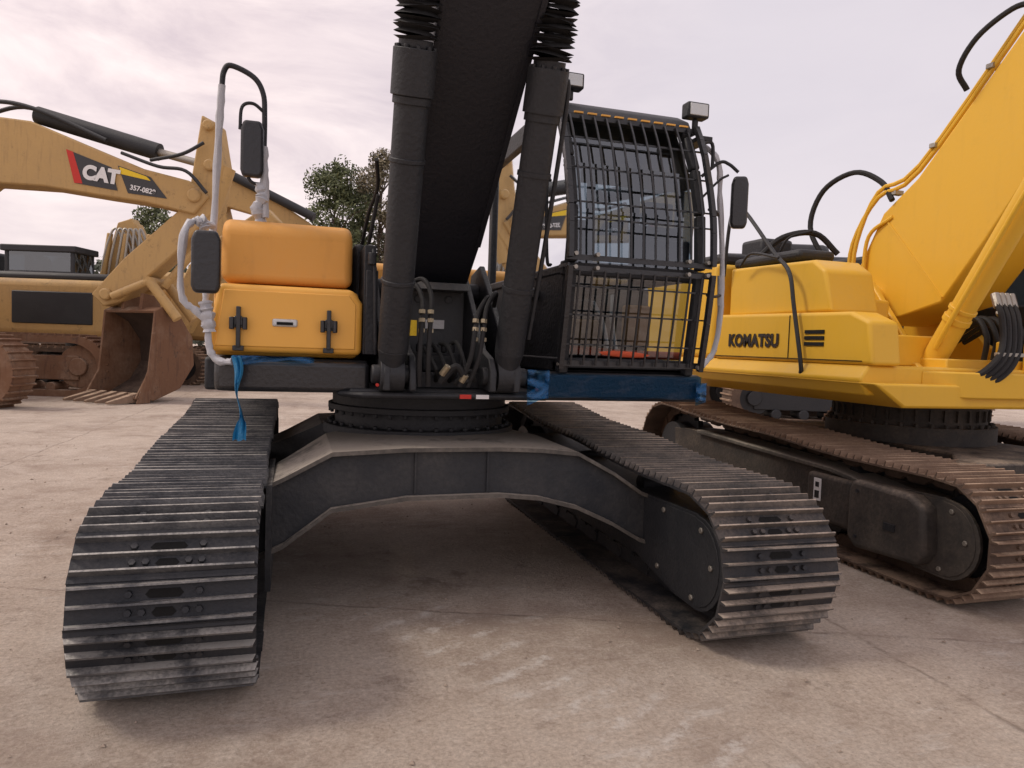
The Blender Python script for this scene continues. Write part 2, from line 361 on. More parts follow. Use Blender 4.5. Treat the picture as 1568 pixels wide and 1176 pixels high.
for sx,x in ((-1,-.385),(1,.315)):
    c=MB(); p0=Vector((x,1.10,1.39)); p1=Vector((x,.50,3.03)); d=(p1-p0).normalized()
    c.cyl((x-.07,1.10,1.39),(x+.07,1.10,1.39),.10)
    c.cyl(p0+d*.06,p0+d*.16,.07,.088); c.cyl(p0+d*.16,p1,.088,seg=32)
    c.cyl(p1-d*.26,p1-d*.22,.098,seg=32); c.cyl(p1-d*.22,p1,.110,seg=32)
    c.cyl(p1,p1+d*.04,.085,seg=32)
    for i in range(10):
        a=2*math.pi*i/10; u1=d.cross(Vector((1,0,0))).normalized(); v1=d.cross(u1)
        q=p1+(u1*math.cos(a)+v1*math.sin(a))*.095; c.cyl(q-d*.01,q+d*.015,.012,seg=6)
    if sx>0: c.tube([p0+d*.25+Vector((sx*.10,-.03,0)),p0+d*.9+Vector((sx*.115,-.03,0)),p1-d*.12+Vector((sx*.115,-.03,0)),p1-d*.06+Vector((sx*.07,-.03,0))],.013)
    c.cyl(p0+d*.55,p0+d*.575,.095,seg=32); c.cyl(p0+d*1.2,p0+d*1.225,.095,seg=32)
    c.obj('boom_cylinder_'+('a' if sx<0 else 'b'),'black',EX,bevel=.004)
    bl=MB(); nb=34; Lb=1.45
    for i in range(nb):
        s0=p1+d*(.04+Lb*i/nb); s1=p1+d*(.04+Lb*(i+.5)/nb)+Vector((random.uniform(-.003,.003),0,random.uniform(-.003,.003))); s2=p1+d*(.04+Lb*(i+1)/nb)
        ra=.078;rb=.118*random.uniform(.94,1.05)
        bl.cyl(s0,s1,ra,rb,seg=20,cap=False); bl.cyl(s1,s2,rb,ra,seg=20,cap=False)
    bl.obj('rod_boot_'+('a' if sx<0 else 'b'),'rubber',EX)
h=MB()
def hose(pts,r=.0145): h.tube(pts,r,seg=8)
for i,x in enumerate((-.23,-.18)):
    hose([(x,1.02,1.33),(x-.01,.98,1.5),(x,1.0,1.7),(x+.01,1.05,1.83+.03*i),(x-.03,1.15,1.93+.03*i),(x-.12,1.3,1.91)])
for i,x in enumerate((.09,.14)):
    hose([(x-.08,1.03,1.33),(x-.03,.98,1.5),(x,1.0,1.68),(x+.03,1.05,1.78+.03*i),(x+.10,1.12,1.87+.03*i),(x+.14,1.3,1.83)])
for i in range(4):
    hose([(-.14+i*.07,1.6,1.58),(-.13+i*.065,1.35,1.52+.02*i),(-.11+i*.06,1.15,1.42),(-.08+i*.04,1.3,1.34)],.013)
hose([(-.1,1.05,1.35),(-.02,1.0,1.45),(.05,1.02,1.36)],.020); hose([(.0,1.1,1.34),(.07,1.05,1.42),(.12,1.1,1.36)],.016)
hose([(-.52,1.7,2.2),(-.5,1.5,2.38),(-.47,1.3,2.5),(-.5,1.1,2.62)],.012)
hose([(-.52,1.8,1.9),(-.5,1.4,2.2),(-.47,1.25,2.45)],.012)
h.obj('hydraulic_hoses','rubber',EX)
hf=MB()
for x in (-.23,-.18): 
    for z in (1.64,1.70,1.75): hf.cyl((x,1.0,z),(x,1.003,z+.022),.020,seg=6)
for x in (.09,.14):
    for z in (1.60,1.66,1.71): hf.cyl((x-.002,1.0,z),(x,1.003,z+.022),.020,seg=6)
hf.cyl((-.1,1.02,1.4),(-.07,.99,1.45),.020,seg=8); hf.cyl((.02,1.02,1.36),(.04,1.0,1.40),.020,seg=8)
hf.obj('hose_fittings','brass',EX)
vb=MB(); vb.box(-.2,.12,1.52,1.7,1.36,1.52); vb.box(-.14,.06,1.46,1.55,1.40,1.50); 
for i in range(5): vb.cyl((-.15+i*.055,1.55,1.52),(-.15+i*.055,1.55,1.58),.02)
vb.obj('valve_block','black',EX,bevel=.01)
lb=MB(); lb.box(-.24,-.19,1.735,1.745,1.62,1.72); lb.box(-.30,-.255,1.02,1.025,1.62,1.71); lb.obj('warning_label','ylabel',EX)
lb=MB(); lb.box(-.08,.05,1.735,1.745,1.68,1.74); lb.box(.12,.20,1.052,1.056,1.255,1.28); lb.obj('white_label','white',EX)
lb=MB(); lb.box(.02,.09,1.052,1.056,1.255,1.28)
for (x,z) in ((-.47,1.33),(.5,1.32)): lb.cyl((x,1.05,z),(x,1.04,z),.010,seg=10)
lb.obj('red_label','red',EX)

t=MB(); t.prism([(-1.41,1.49),(-1.35,1.88),(-.60,1.88),(-.545,1.80),(-.545,1.49)],1.24,1.34,'y'); t.obj('toolbox_door','orange',EX,bevel=.035,seg=4)
t=MB(); t.prism([(-1.36,1.525),(-1.315,1.845),(-.625,1.845),(-.585,1.79),(-.585,1.525)],1.232,1.245,'y'); t.obj('toolbox_door_panel','orange',EX,bevel=.006,seg=3)
t=MB(); t.box(-1.38,-.56,1.34,2.6,1.47,1.87); t.obj('toolbox_body','orange',EX,bevel=.03,seg=3)
t=MB(); t.prism([(1.33,1.895),(1.38,2.22),(1.46,2.27),(2.6,2.30),(2.6,1.895)],-1.345,-.60); t.obj('toolbox_cover','orange2',EX,bevel=.05,seg=5)
t=MB()
for x in (-1.235,-.74):
    t.box(x-.012,x+.012,1.19,1.235,1.52,1.75); t.cyl((x,1.2,1.665),(x,1.225,1.665),.035,seg=16); t.box(x-.045,x+.045,1.2,1.225,1.63,1.65); t.box(x-.03,x+.03,1.2,1.24,1.50,1.53)
    t.cyl((x-.035,1.195,1.62),(x-.035,1.195,1.69),.014,seg=10); t.cyl((x+.035,1.195,1.62),(x+.035,1.195,1.69),.014,seg=10)
t.obj('door_latches','gloss',EX,bevel=.004)
t=MB(); t.box(-1.055,-.915,1.218,1.240,1.645,1.69); t.obj('door_handle','lamp',EX,bevel=.02,seg=3)
t=MB(); t.box(-1.03,-.94,1.212,1.219,1.655,1.672); t.obj('door_handle_recess','hole',EX)
t=MB(); t.box(-1.38,-.60,2.62,4.4,1.47,2.2); t.box(-.6,1.55,3.1,4.4,1.42,2.25); t.obj('engine_hood','orange2',EX,bevel=.06,seg=3)
t=MB(); t.box(-.58,-.5,1.6,3.0,1.3,2.2); t.box(-.5,.5,2.9,3.09,1.3,2.1); t.obj('centre_panel','black',EX,bevel=.03)
t=MB(); t.prism([(-1.42,4.42),(1.55,4.42),(1.5,4.75),(1.1,5.0),(-1.0,5.0),(-1.4,4.75)],1.2,2.2,'z'); t.obj('counterweight','orange2',EX,bevel=.06,seg=3)
t=MB(); t.box(-.54,-.47,1.25,1.6,1.5,2.15); t.box(-.53,-.46,1.22,1.28,1.5,2.0)
t.tube([(-.47,1.2,1.5),(-.48,1.2,1.9),(-.49,1.25,2.12),(-.5,1.5,2.18)],.012,seg=8); t.cyl((-.50,1.2,2.03),(-.50,1.2,2.10),.025)
t.obj('side_guard','black',EX,bevel=.01)

t=MB(); 
t.tube([(-1.42,1.3,1.75),(-1.41,1.4,2.0),(-1.40,1.5,2.24),(-1.38,1.5,2.75),(-1.365,1.5,3.05)],.021,jit=.16)
t.tube([(-1.11,1.5,2.3),(-1.12,1.5,2.55),(-1.125,1.5,2.72)],.022,jit=.2)
t.tube([(-1.40,1.45,2.22),(-1.48,1.3,2.22),(-1.525,1.22,2.12),(-1.53,1.2,1.8),(-1.45,1.2,1.71),(-1.40,1.2,1.64),(-1.38,1.2,1.5),(-1.33,1.18,1.44),(-1.26,1.15,1.44)],.020,jit=.2)
t.tube([(-1.41,1.2,1.77),(-1.395,1.2,1.7),(-1.385,1.2,1.6)],.033,jit=.25)
t.tube([(-1.42,1.3,2.18),(-1.44,1.3,2.22),(-1.47,1.28,2.215)],.03,jit=.3)
t.tube([(-1.14,1.52,2.27),(-1.16,1.5,2.35),(-1.13,1.5,2.42),(-1.15,1.5,2.5)],.034,jit=.25)
t.tube([(1.66,1.2,2.98),(1.74,1.12,2.85),(1.77,1.12,2.6),(1.81,1.12,2.2),(1.815,1.12,1.85),(1.78,1.12,1.60),(1.68,1.1,1.49)],.018,jit=.16)
t.tube([(1.805,1.12,2.1),(1.81,1.12,1.9)],.024,jit=.25)
t.obj('wrapped_handrail','wrap',EX)
t=MB()
t.tube([(-1.365,1.5,3.04),(-1.355,1.5,3.13),(-1.315,1.5,3.17),(-1.19,1.5,3.12),(-1.135,1.5,3.03),(-1.125,1.5,2.9),(-1.125,1.5,2.7)],.016)
t.tube([(-1.125,1.5,2.92),(-1.19,1.48,2.96),(-1.25,1.47,2.93),(-1.26,1.47,2.80)],.010)
t.tube([(-1.11,1.5,2.50),(-1.19,1.48,2.50),(-1.23,1.47,2.57)],.010)
t.tube([(1.64,1.15,2.75),(1.74,1.1,2.84),(1.80,1.08,2.83),(1.86,1.06,2.78)],.011)
t.tube([(1.64,1.15,2.6),(1.74,1.1,2.72),(1.80,1.08,2.76)],.008)
t.obj('handrail_and_mirror_arms','black',EX)
def mirror(x,y,z,w,h,rz=0):
    t=MB(); T=Matrix.Translation((x,y,z))@Matrix.Rotation(rz,4,'Z')
    poly=[(-w/2*.8,-h/2),(w/2*.8,-h/2),(w/2,-h/2+.04),(w/2,h/2-.05),(w/2*.75,h/2),(-w/2*.75,h/2),(-w/2,h/2-.05),(-w/2,-h/2+.04)]
    t.prism(poly,-.03,.03,'y',T=T); return t.obj('mirror','gloss',EX,bevel=.018,seg=3)
mirror(-1.40,1.14,1.98,.15,.34); mirror(-1.19,1.47,2.69,.13,.33); mirror(1.87,1.05,2.58,.11,.34,-.5)

# ---------------- cab
x0,x1=.64,1.58
prof=[(1.10,1.43),(1.0,2.10),(1.03,2.45),(1.12,2.75),(1.24,2.98),(1.34,3.10),(2.75,3.16),(2.85,3.0),(2.85,1.43)]
def rib(mb,xa,xb,pts,th):
    for i in range(len(pts)-1):
        a=Vector((0,*pts[i]));b_=Vector((0,*pts[i+1])); d=(b_-a).normalized(); nn=Vector((0,-d.z,d.y))*th
        v=[]
        for x in (xa,xb):
            for p in (a,b_,b_-nn,a-nn): v.append((x,p.y,p.z))
        mb.add(v,[(0,1,2,3),(7,6,5,4),(0,4,5,1),(1,5,6,2),(2,6,7,3),(3,7,4,0)])
c=MB()
for xa,xb in ((x0,x0+.06),(x1-.06,x1)):
    rib(c,xa,xb,prof[:6],-.06)
    c.box(xa,xb,2.78,2.86,1.43,3.06); c.box(xa,xb,1.08,2.86,1.43,1.52); c.box(xa+.003,xb-.003,1.9,1.97,1.45,3.08)
    c.box(xa+.005,xb-.005,1.05,2.82,2.04,2.1)
c.prism([(1.20,3.06),(1.24,3.12),(1.38,3.19),(2.7,3.20),(2.86,3.12),(2.86,3.04)],x0,x1)
c.box(x0,x1,1.03,1.10,2.03,2.12); c.box(x0,x1,1.10,1.17,1.43,1.52); c.box(x0,x1,2.8,2.855,1.45,2.1)
c.box(x0+.02,x1-.02,1.1,2.8,1.43,1.47)
c.obj('cab_frame','black',EX,bevel=.012)
c=MB(); c.prism([(1.13,1.48),(1.06,2.06),(1.9,2.06),(1.9,1.48)],x0+.012,x0+.04); c.box(x0+.02,x0+.04,1.9,2.8,1.5,2.05); c.box(x1-.04,x1-.02,1.9,2.8,1.5,2.05)
c.box(x0-.02,x0+.012,1.5,1.7,1.92,1.96); c.tube([(x0-.02,1.2,2.1),(x0-.05,1.2,2.15),(x0-.05,1.25,2.6),(x0-.02,1.27,2.65)],.011)
c.obj('cab_side_panels','black',EX)
g=MB()
for i in range(5):
    a=prof[i];b_=prof[i+1]; g.add([(x0+.05,a[0]+.03,a[1]),(x1-.05,a[0]+.03,a[1]),(x1-.05,b_[0]+.03,b_[1]),(x0+.05,b_[0]+.03,b_[1])],[(0,1,2,3)])
for x in (x0+.03,x1-.03):
    g.add([(x,1.1,2.1),(x,1.9,2.1),(x,1.9,3.06),(x,1.35,3.06),(x,1.15,2.75),(x,1.06,2.45)],[tuple(range(6))])
    g.add([(x,1.97,2.1),(x,2.78,2.1),(x,2.78,3.06),(x,1.97,3.06)],[(0,1,2,3)])
g.add([(x0+.05,2.83,2.1),(x1-.05,2.83,2.1),(x1-.05,2.83,3.05),(x0+.05,2.83,3.05)],[(0,1,2,3)])
g.obj('cab_glass','glass',EX,smooth=False,fixn=False)
s=MB(); s.box(.9,1.35,1.95,2.4,1.8,1.95); s.box(.92,1.33,2.32,2.45,1.95,2.62); s.box(1.0,1.25,2.33,2.43,2.64,2.82)
s.box(.72,.88,1.6,2.3,1.5,2.02); s.box(1.37,1.53,1.6,2.3,1.5,2.02); s.box(.95,1.3,2.0,2.3,1.47,1.8)
s.box(1.40,1.53,1.35,1.42,2.05,2.35); s.cyl((.8,1.65,2.0),(.8,1.6,2.2),.02); s.cyl((1.45,1.65,2.0),(1.45,1.6,2.2),.02)
s.obj('operator_seat_and_consoles','seat',EX,bevel=.03,seg=3)
s=MB(); s.tube([(.7,1.16,1.575),(1.1,1.13,1.555),(1.54,1.16,1.55)],.028); s.obj('red_floor_strip','orangered',EX)
s=MB(); s.prism([(.75,1.6),(.9,1.95),(1.2,2.0),(1.3,1.6)],2.6,2.75,'y'); s.box(.95,1.28,1.9,1.96,1.55,1.8); s.box(1.3,1.5,1.5,1.58,1.6,1.9); s.obj('brown_seat_base_and_reflection','brown',EX,bevel=.02)  # seat base, plus lower-window yellow reflection painted as brown shapes
s=MB(); s.tube([(1.08,1.3,1.56),(1.06,1.35,1.75),(1.0,1.4,1.9)],.018); s.tube([(1.14,1.3,1.56),(1.13,1.35,1.75),(1.15,1.4,1.95)],.018); s.box(.74,.84,1.3,1.36,2.5,2.75); s.obj('pedals_and_papers','lamp',EX)
q=MB(); gp=[(.985,1.46),(.93,1.75),(.885,2.06),(.885,2.14),(.905,2.4),(.96,2.6),(1.05,2.85),(1.13,3.0),(1.18,3.07)]
def gy(z):
    for i in range(len(gp)-1):
        if gp[i][1]<=z<=gp[i+1][1]:
            t=(z-gp[i][1])/(gp[i+1][1]-gp[i][1]); return gp[i][0]+(gp[i+1][0]-gp[i][0])*t
    return gp[-1][0]
gx0,gx1=.605,1.60
def pts(z0,z1,n=9): return [(gy(z0+(z1-z0)*i/n),z0+(z1-z0)*i/n) for i in range(n+1)]
nb=12
for i in range(1,nb):
    x=gx0+(gx1-gx0)*i/nb
    rib(q,x-.0055,x+.0055,pts(2.14,3.04),-.010); rib(q,x-.0055,x+.0055,pts(1.48,2.05,4),-.010)
for x in (gx0,gx1-.03):
    rib(q,x,x+.03,pts(2.12,3.05),-.035); rib(q,x,x+.03,pts(1.46,2.07,4),-.035)
for z,hh in ((1.47,.035),(1.60,.010),(1.78,.010),(1.95,.010),(2.045,.03),(2.11,.032),(2.36,.009),(2.46,.009),(2.68,.009),(2.88,.010),(3.025,.03)):
    y=gy(z)+.014; q.box(gx0+.002,gx1-.002,y,y+.012,z,z+hh)
for x in (gx0+.01,gx1-.02):
    for z in (1.5,2.08,3.03): q.box(x,x+.012,gy(z)+.01,gy(z)+.16,z-.01,z+.01)
q.obj('guard_cage','gloss',EX)
q=MB()
for x in (.66,.80,1.555,1.42):
    for z in (2.065,2.145): q.cyl((x,gy(z)-.015,z),(x,gy(z)+.02,z),.013,seg=8)
for x in (.62,1.58): q.cyl((x,.955,1.48),(x,.99,1.48),.018,seg=8)
q.obj('guard_bolts','chrome',EX)
q=MB()
for i in range(9):
    x=.72+i*.093; q.box(x,x+.06,gy(3.03)+.0,gy(3.03)+.013,3.056,3.066)
q.obj('orange_tape','orange',EX)
q=MB()
q.box(x1,x1+.1,1.1,1.4,2.97,3.0); q.tube([(1.60,1.1,2.95),(1.69,1.12,2.96),(1.70,1.12,2.8)],.012); q.tube([(1.60,.98,2.5),(1.68,1.02,2.5),(1.76,1.12,2.5)],.010); q.tube([(1.60,.95,1.95),(1.7,1.02,1.95),(1.81,1.12,1.97)],.010)
q.prism([(.9,3.2),(.95,3.23),(1.35,3.23),(1.4,3.2)],1.5,2.2,'y'); q.cyl((.85,1.6,3.2),(.85,1.6,3.25),.02)
q.obj('cab_roof_fittings','black',EX,bevel=.004)
def lamp(x,y,z,w_=.16):
    a=MB(); a.box(x-w_/2,x+w_/2,y,y+.09,z,z+.10); a.box(x-.02,x+.02,y+.03,y+.06,z-.07,z); a.obj('work_lamp_housing','black',EX,bevel=.012)
    a=MB(); a.box(x-w_/2+.015,x+w_/2-.015,y-.006,y+.002,z+.012,z+.088); a.obj('work_lamp_lens','lamp',EX,bevel=.004)
lamp(.76,1.3,3.26); lamp(1.58,1.12,3.12)
def sheet(par,x0,x1,z0,z1,y,nx=40,nz=8,amp=.03,seed=0,name='protective_film',rag=.3,mat='film'):
    f=MB(); vs=[]
    for j in range(nz+1):
        for i in range(nx+1):
            x=x0+(x1-x0)*i/nx; t=j/nz
            zb=z0+rag*(z1-z0)*noise.noise(Vector((x*5,seed,1.7)))
            z=zb+(z1-zb)*t
            d=noise.noise(Vector((x*6,z*9,seed+3.3)))*amp+noise.noise(Vector((x*18,z*10,seed)))*amp*.3
            vs.append((x,y-abs(d)-.004,z))
    fs=[(j*(nx+1)+i,j*(nx+1)+i+1,(j+1)*(nx+1)+i+1,(j+1)*(nx+1)+i) for j in range(nz) for i in range(nx)]
    f.add(vs,fs); return f.obj(name,mat,par,fixn=False)
sheet(EX,.43,.57,1.25,1.44,1.03,24,12,.04,1); sheet(EX,.55,1.64,1.27,1.42,1.04,100,12,.006,2,rag=.12,mat='filmthin'); sheet(EX,1.59,1.67,1.22,1.38,1.02,20,12,.02,5)
sheet(EX,-1.26,-.82,1.435,1.475,1.168,60,6,.010,3,name='protective_film_band',rag=.7)
f=MB(); vs=[]
for j in range(24):
    t=j/23; z=1.47-.47*t
    for i in range(6):
        wv=(.016-.004*t+.010*math.sin(t*7+1))*(1.6 if t>.75 else 1); vs.append((-1.24+.035*t+.01*math.sin(t*11)+(i/5-.5)*2*wv, 1.13+.015*math.sin(i*2.6+t*5), z+.006*math.sin(i*1.9)))
f.add(vs,[(j*6+i,j*6+i+1,(j+1)*6+i+1,(j+1)*6+i) for j in range(23) for i in range(5)]); f.obj('hanging_film','film2',EX,fixn=False)
sb=MB(); sb.box(.50,1.66,1.05,1.2,1.25,1.43); sb.obj('cab_sill','gloss',EX,bevel=.03,seg=3)

# ================================================================ YELLOW EXCAVATOR (right)
K=empty('excavator',(4.68,2.3,0))
track(K,3.46,.06,4.7,mats=('shoeD','barD'),nm='_a',fm='cover'); track(K,6.0,.06,4.7,mats=('shoeD','barD'),nm='_b',fm='cover')
t=MB(); t.prism([(3.6,.8),(5.8,.8),(5.3,1.3),(5.3,3.1),(5.8,3.7),(3.6,3.7),(4.1,3.1),(4.1,1.3)],.45,.85,'z'); t.obj('carbody','cover',K,bevel=.02)
t=MB(); t.prism([(1.0,.62),(1.6,.70),(3.6,.76),(3.6,.72),(1.6,.66),(1.0,.58)],3.2,3.5); t.obj('track_frame_top','deck',K,bevel=.01)
t=MB(); t.cyl((4.68,2.3,.85),(4.68,2.3,1.0),.72,seg=56);t.cyl((4.68,2.3,1.0),(4.68,2.3,1.2),.64,seg=56)
for i in range(36):
    a=2*math.pi*i/36; t.cyl((4.68+.68*math.cos(a),2.3+.68*math.sin(a),1.0),(4.68+.68*math.cos(a),2.3+.68*math.sin(a),1.03),.02,seg=6)
    t.box(-.012,.012,.645,.665,1.05,1.15,T=Matrix.Translation((4.68,2.3,0))@Matrix.Rotation(a,4,'Z'))
t.obj('swing_bearing','cover',K)
t=MB(); t.prism([(.62,.20),(.56,.30),(.58,.60),(.70,.665),(1.22,.68),(1.26,.60),(1.26,.24),(1.18,.17)],3.08,3.23); t.box(3.15,3.23,1.30,1.80,.26,.64); t.obj('track_side_cover','cover',K,bevel=.035,seg=3)
t=MB(); t.box(3.072,3.082,.80,.90,.38,.43); t.cyl((3.07,1.16,.60),(3.09,1.16,.60),.015,seg=8); t.cyl((3.07,1.16,.26),(3.09,1.16,.26),.015,seg=8); t.obj('cover_fittings','black',K)
t=MB(); t.box(3.142,3.148,1.62,1.70,.42,.6); t.obj('side_label','white',K)
t=MB(); t.box(3.139,3.143,1.635,1.685,.44,.50); t.box(3.139,3.143,1.64,1.68,.53,.57); t.obj('side_label_print','gloss',K)
t=MB()
t.prism([(3.2,1.3),(3.12,1.42),(3.2,1.53),(6.15,1.53),(6.15,1.3)],1.25,4.6,'y'); t.prism([(3.12,1.40),(6.1,1.40),(6.0,1.22),(3.4,1.22)],1.1,4.4,'y',mi=0)
t.obj('deck_skirt','kyel',K,bevel=.02)
t=MB(); t.prism([(1.2,1.53),(1.25,1.86),(1.45,1.94),(3.3,1.97),(3.3,1.53)],3.18,3.46); t.prism([(1.75,1.95),(1.85,2.30),(2.0,2.40),(3.2,2.43),(3.2,1.95)],3.26,3.75); t.box(3.4,4.1,2.0,3.3,1.53,2.1); t.obj('toolbox','kyel',K,bevel=.03,seg=4)
t=MB(); t.box(3.2,4.1,3.35,4.9,1.53,2.5); t.box(4.1,6.1,3.2,4.9,1.53,2.3); t.obj('engine_hood','kyel',K,bevel=.05,seg=3)
t=MB(); t.box(3.35,3.75,2.3,3.3,2.44,2.54); t.box(3.3,4.6,3.4,4.6,2.5,2.62); t.box(3.9,4.3,3.6,4.0,2.62,2.85); t.box(5.0,5.5,3.3,3.9,2.3,2.7); t.obj('hood_top','black',K,bevel=.04)
t=MB()
for i in range(3): t.box(3.171,3.181,1.72,1.95,1.67+i*.05,1.70+i*.05)
t.obj('vent_louvre','hole',K)
t=MB(); t.box(3.174,3.179,1.3,3.28,1.555,1.562); t.box(3.174,3.179,2.15,2.157,1.56,1.93); t.obj('panel_gap','hole',K)
cu=bpy.data.curves.new('panel_lettering','FONT'); cu.body='KOMATSU'; cu.size=.155; cu.extrude=.002; cu.offset=.008; cu.space_character=1.08
o=bpy.data.objects.new('panel_lettering',cu); scene.collection.objects.link(o); cu.materials.append(M['gloss'])
o.rotation_euler=(R(90),0,R(-90)); o.location=(3.172,3.05,1.66)
o.parent=K; o.matrix_parent_inverse=Matrix.Translation(K.location).inverted()
bm_=MB()
under=[(2.45,1.9),(2.1,1.98),(1.72,2.08),(1.35,2.55),(.99,3.05),(-.6,5.0),(-2.2,6.3)]
top=[(2.75,2.2),(2.70,2.45),(2.42,2.95),(2.05,3.2),(1.03,4.25),(-.3,5.7),(-1.8,7.0)]
bv=[];n=len(under)
for i in range(n): bv+=[(4.36,*under[i]),(4.98,*under[i]),(4.98,*top[i]),(4.36,*top[i])]
bf=[(0,1,2,3),(4*(n-1)+3,4*(n-1)+2,4*(n-1)+1,4*(n-1))]
for i in range(n-1):
    a=4*i
    for j in range(4): bf.append((a+j,a+(j+1)%4,a+4+(j+1)%4,a+4+j))
bm_.add(bv,bf); bm_.cyl((4.25,2.5,2.12),(5.09,2.5,2.12),.17,seg=28)
bm_.obj('boom','kyel',K,bevel=.02,seg=3)
t=MB()
for (a,b_) in (((1.72,2.12),(2.40,2.90)),((.99,3.09),(1.05,4.20))):
    t.add([(4.352,a[0],a[1]),(4.352,b_[0],b_[1]),(4.352,b_[0]-.018,b_[1]+.006),(4.352,a[0]-.018,a[1]+.006),(4.362,a[0],a[1]),(4.362,b_[0],b_[1]),(4.362,b_[0]-.018,b_[1]+.006),(4.362,a[0]-.018,a[1]+.006)],[(0,1,2,3),(4,5,6,7),(0,1,5,4),(1,2,6,5),(2,3,7,6),(3,0,4,7)])
t.obj('boom_weld_seams','kyel',K)
t=MB()
for x in (4.22,5.12): t.prism([(1.45,1.3),(1.42,1.55),(1.9,1.75),(2.35,2.3),(2.6,2.32),(2.8,2.1),(2.9,1.3)],x-.03,x+.03)
t.cyl((3.98,2.5,2.12),(4.35,2.5,2.12),.09); t.cyl((3.96,2.5,2.12),(4.02,2.5,2.12),.15); t.box(3.96,4.2,2.42,2.58,1.95,2.12)
t.prism([(3.7,1.25),(5.6,1.25),(5.4,1.05),(4.0,1.05)],1.3,1.5,'z'); t.box(4.0,5.3,1.3,1.9,1.45,1.6)
t.box(3.46,4.2,1.55,2.0,1.53,1.78)
for x in (3.94,4.26): t.prism([(1.45,1.5),(1.5,1.3),(1.8,1.3),(1.8,1.5),(1.7,1.56),(1.52,1.56)],x-.025,x+.025)
for x in (4.5,4.8,5.0): t.cyl((x,1.25,1.5),(x,1.25,1.75),.04)
t.cyl((3.90,1.62,1.42),(4.30,1.62,1.42),.06)
t.obj('boom_bracket','kyel',K,bevel=.012)
t=MB(); t.cyl((3.68,1.545,1.66),(3.68,1.552,1.66),.075); t.box(3.5,3.6,1.543,1.548,1.6,1.72); t.obj('access_hole','hole',K)
for x in (4.1,5.2):
    t=MB(); p0=Vector((x,1.62,1.42)); p1=Vector((x,.55,3.2)); d=(p1-p0).normalized()
    t.cyl((x-.12,1.62,1.42),(x+.12,1.62,1.42),.10); t.cyl(p0+d*.05,p0+d*.15,.07,.095); t.cyl(p0+d*.15,p1,.092,seg=32); t.cyl(p0+d*.55,p0+d*.6,.105,seg=32);t.cyl(p0+d*.65,p0+d*.68,.105,seg=32); t.cyl(p1-d*.2,p1,.11,seg=32)
    t.tube([p0+d*.3+Vector((-.1,-.05,0)),p0+d*.6+Vector((-.12,-.06,0)),p1-d*.3+Vector((-.12,-.06,0))],.02,seg=8)
    t.obj('boom_cylinder','kyel',K,bevel=.004)
t=MB()
for i in range(4):
    o_=i*.055
    t.tube([(4.40+o_,1.25,2.08),(4.36+o_,1.15,1.92),(4.25+o_,1.05,1.68-.01*i),(4.12+o_,1.05,1.53-.015*i),(4.02+o_*.8,1.12,1.46-.015*i),(4.0+o_*.5,1.35,1.46),(4.0+o_*.5,1.7,1.52)],.024,seg=8)
t.tube([(4.2,2.55,2.25),(4.15,2.9,2.55),(4.1,3.1,2.9),(4.15,3.0,3.25),(4.25,2.7,3.38),(4.34,2.45,3.25),(4.34,2.3,3.05)],.026,seg=8)
t.tube([(4.3,1.55,3.80),(4.2,1.55,3.95),(4.2,1.40,4.15),(4.3,1.2,4.30),(4.36,1.05,4.3)],.022,seg=8)
t.tube([(3.5,3.1,2.55),(3.7,3.0,2.75),(4.0,2.9,2.8),(4.2,2.8,2.6)],.03,seg=8)
t.tube([(3.55,2.9,2.45),(3.6,2.8,2.7),(3.8,2.7,2.78)],.012,seg=8)
for i in range(5): t.tube([(4.45+.1*i,1.9,1.75),(4.45+.1*i,1.5,1.95),(4.45+.1*i,1.35,1.8),(4.5+.1*i,1.4,1.6)],.022,seg=8)
t.obj('hydraulic_hoses','rubber',K)
t=MB()
for k_ in range(2):
    off=.05+.05*k_
    t.tube([(4.30,2.75-.05*k_,2.3),(4.30,2.72-.05*k_,2.7),(4.32,2.45,3.05+off),(4.38,2.05,3.22+off),(4.38,1.03,4.27+off),(4.38,-.3,5.72+off)],.02,seg=8,sub=4)
t.tube([(4.33,2.6,2.35),(4.33,2.55,2.75),(4.36,2.3,2.9)],.018,seg=8)
t.obj('steel_pipes','kyel',K)
t=MB()
for (yy,zz) in ((1.9,3.45),(1.4,3.95),(.9,4.48),(2.3,3.12)): t.box(4.34,4.44,yy-.03,yy+.03,zz-.02,zz+.02)
for i in range(4):
    t.cyl((4.41+i*.055,1.27,2.13),(4.395+i*.055,1.22,2.02),.033,seg=8)
    t.cyl((4.385+i*.055,1.20,1.985),(4.38+i*.055,1.185,1.96),.031,seg=6)
t.box(4.2,4.47,1.03,1.07,1.63,1.66)
t.obj('pipe_clamps','chrome',K,bevel=.004)
t=MB(); t.tube([(3.18,3.2,2.35),(3.16,3.1,2.9),(3.16,2.95,3.0),(3.16,2.4,2.5),(3.14,2.15,2.3),(3.13,2.05,2.0),(3.13,1.92,1.5),(3.17,1.98,1.44)],.018,seg=8)
t.tube([(3.16,2.9,2.42),(3.14,2.7,2.52),(3.14,2.3,2.44)],.012,seg=8)
t.obj('handrail','black',K)
t=MB(); 
for (xa,ya) in ((5.25,1.25),(6.12,1.25),(5.25,3.0),(6.12,3.0)): t.box(xa,xa+.07,ya,ya+.07,1.5,3.15)
t.box(5.25,6.19,1.3,3.07,3.1,3.2); t.box(5.25,6.19,1.25,3.07,1.5,2.1); t.obj('cab','black',K,bevel=.02)
t=MB(); t.box(5.27,6.17,1.27,3.05,2.1,3.1); t.obj('cab_glass','glass2',K)

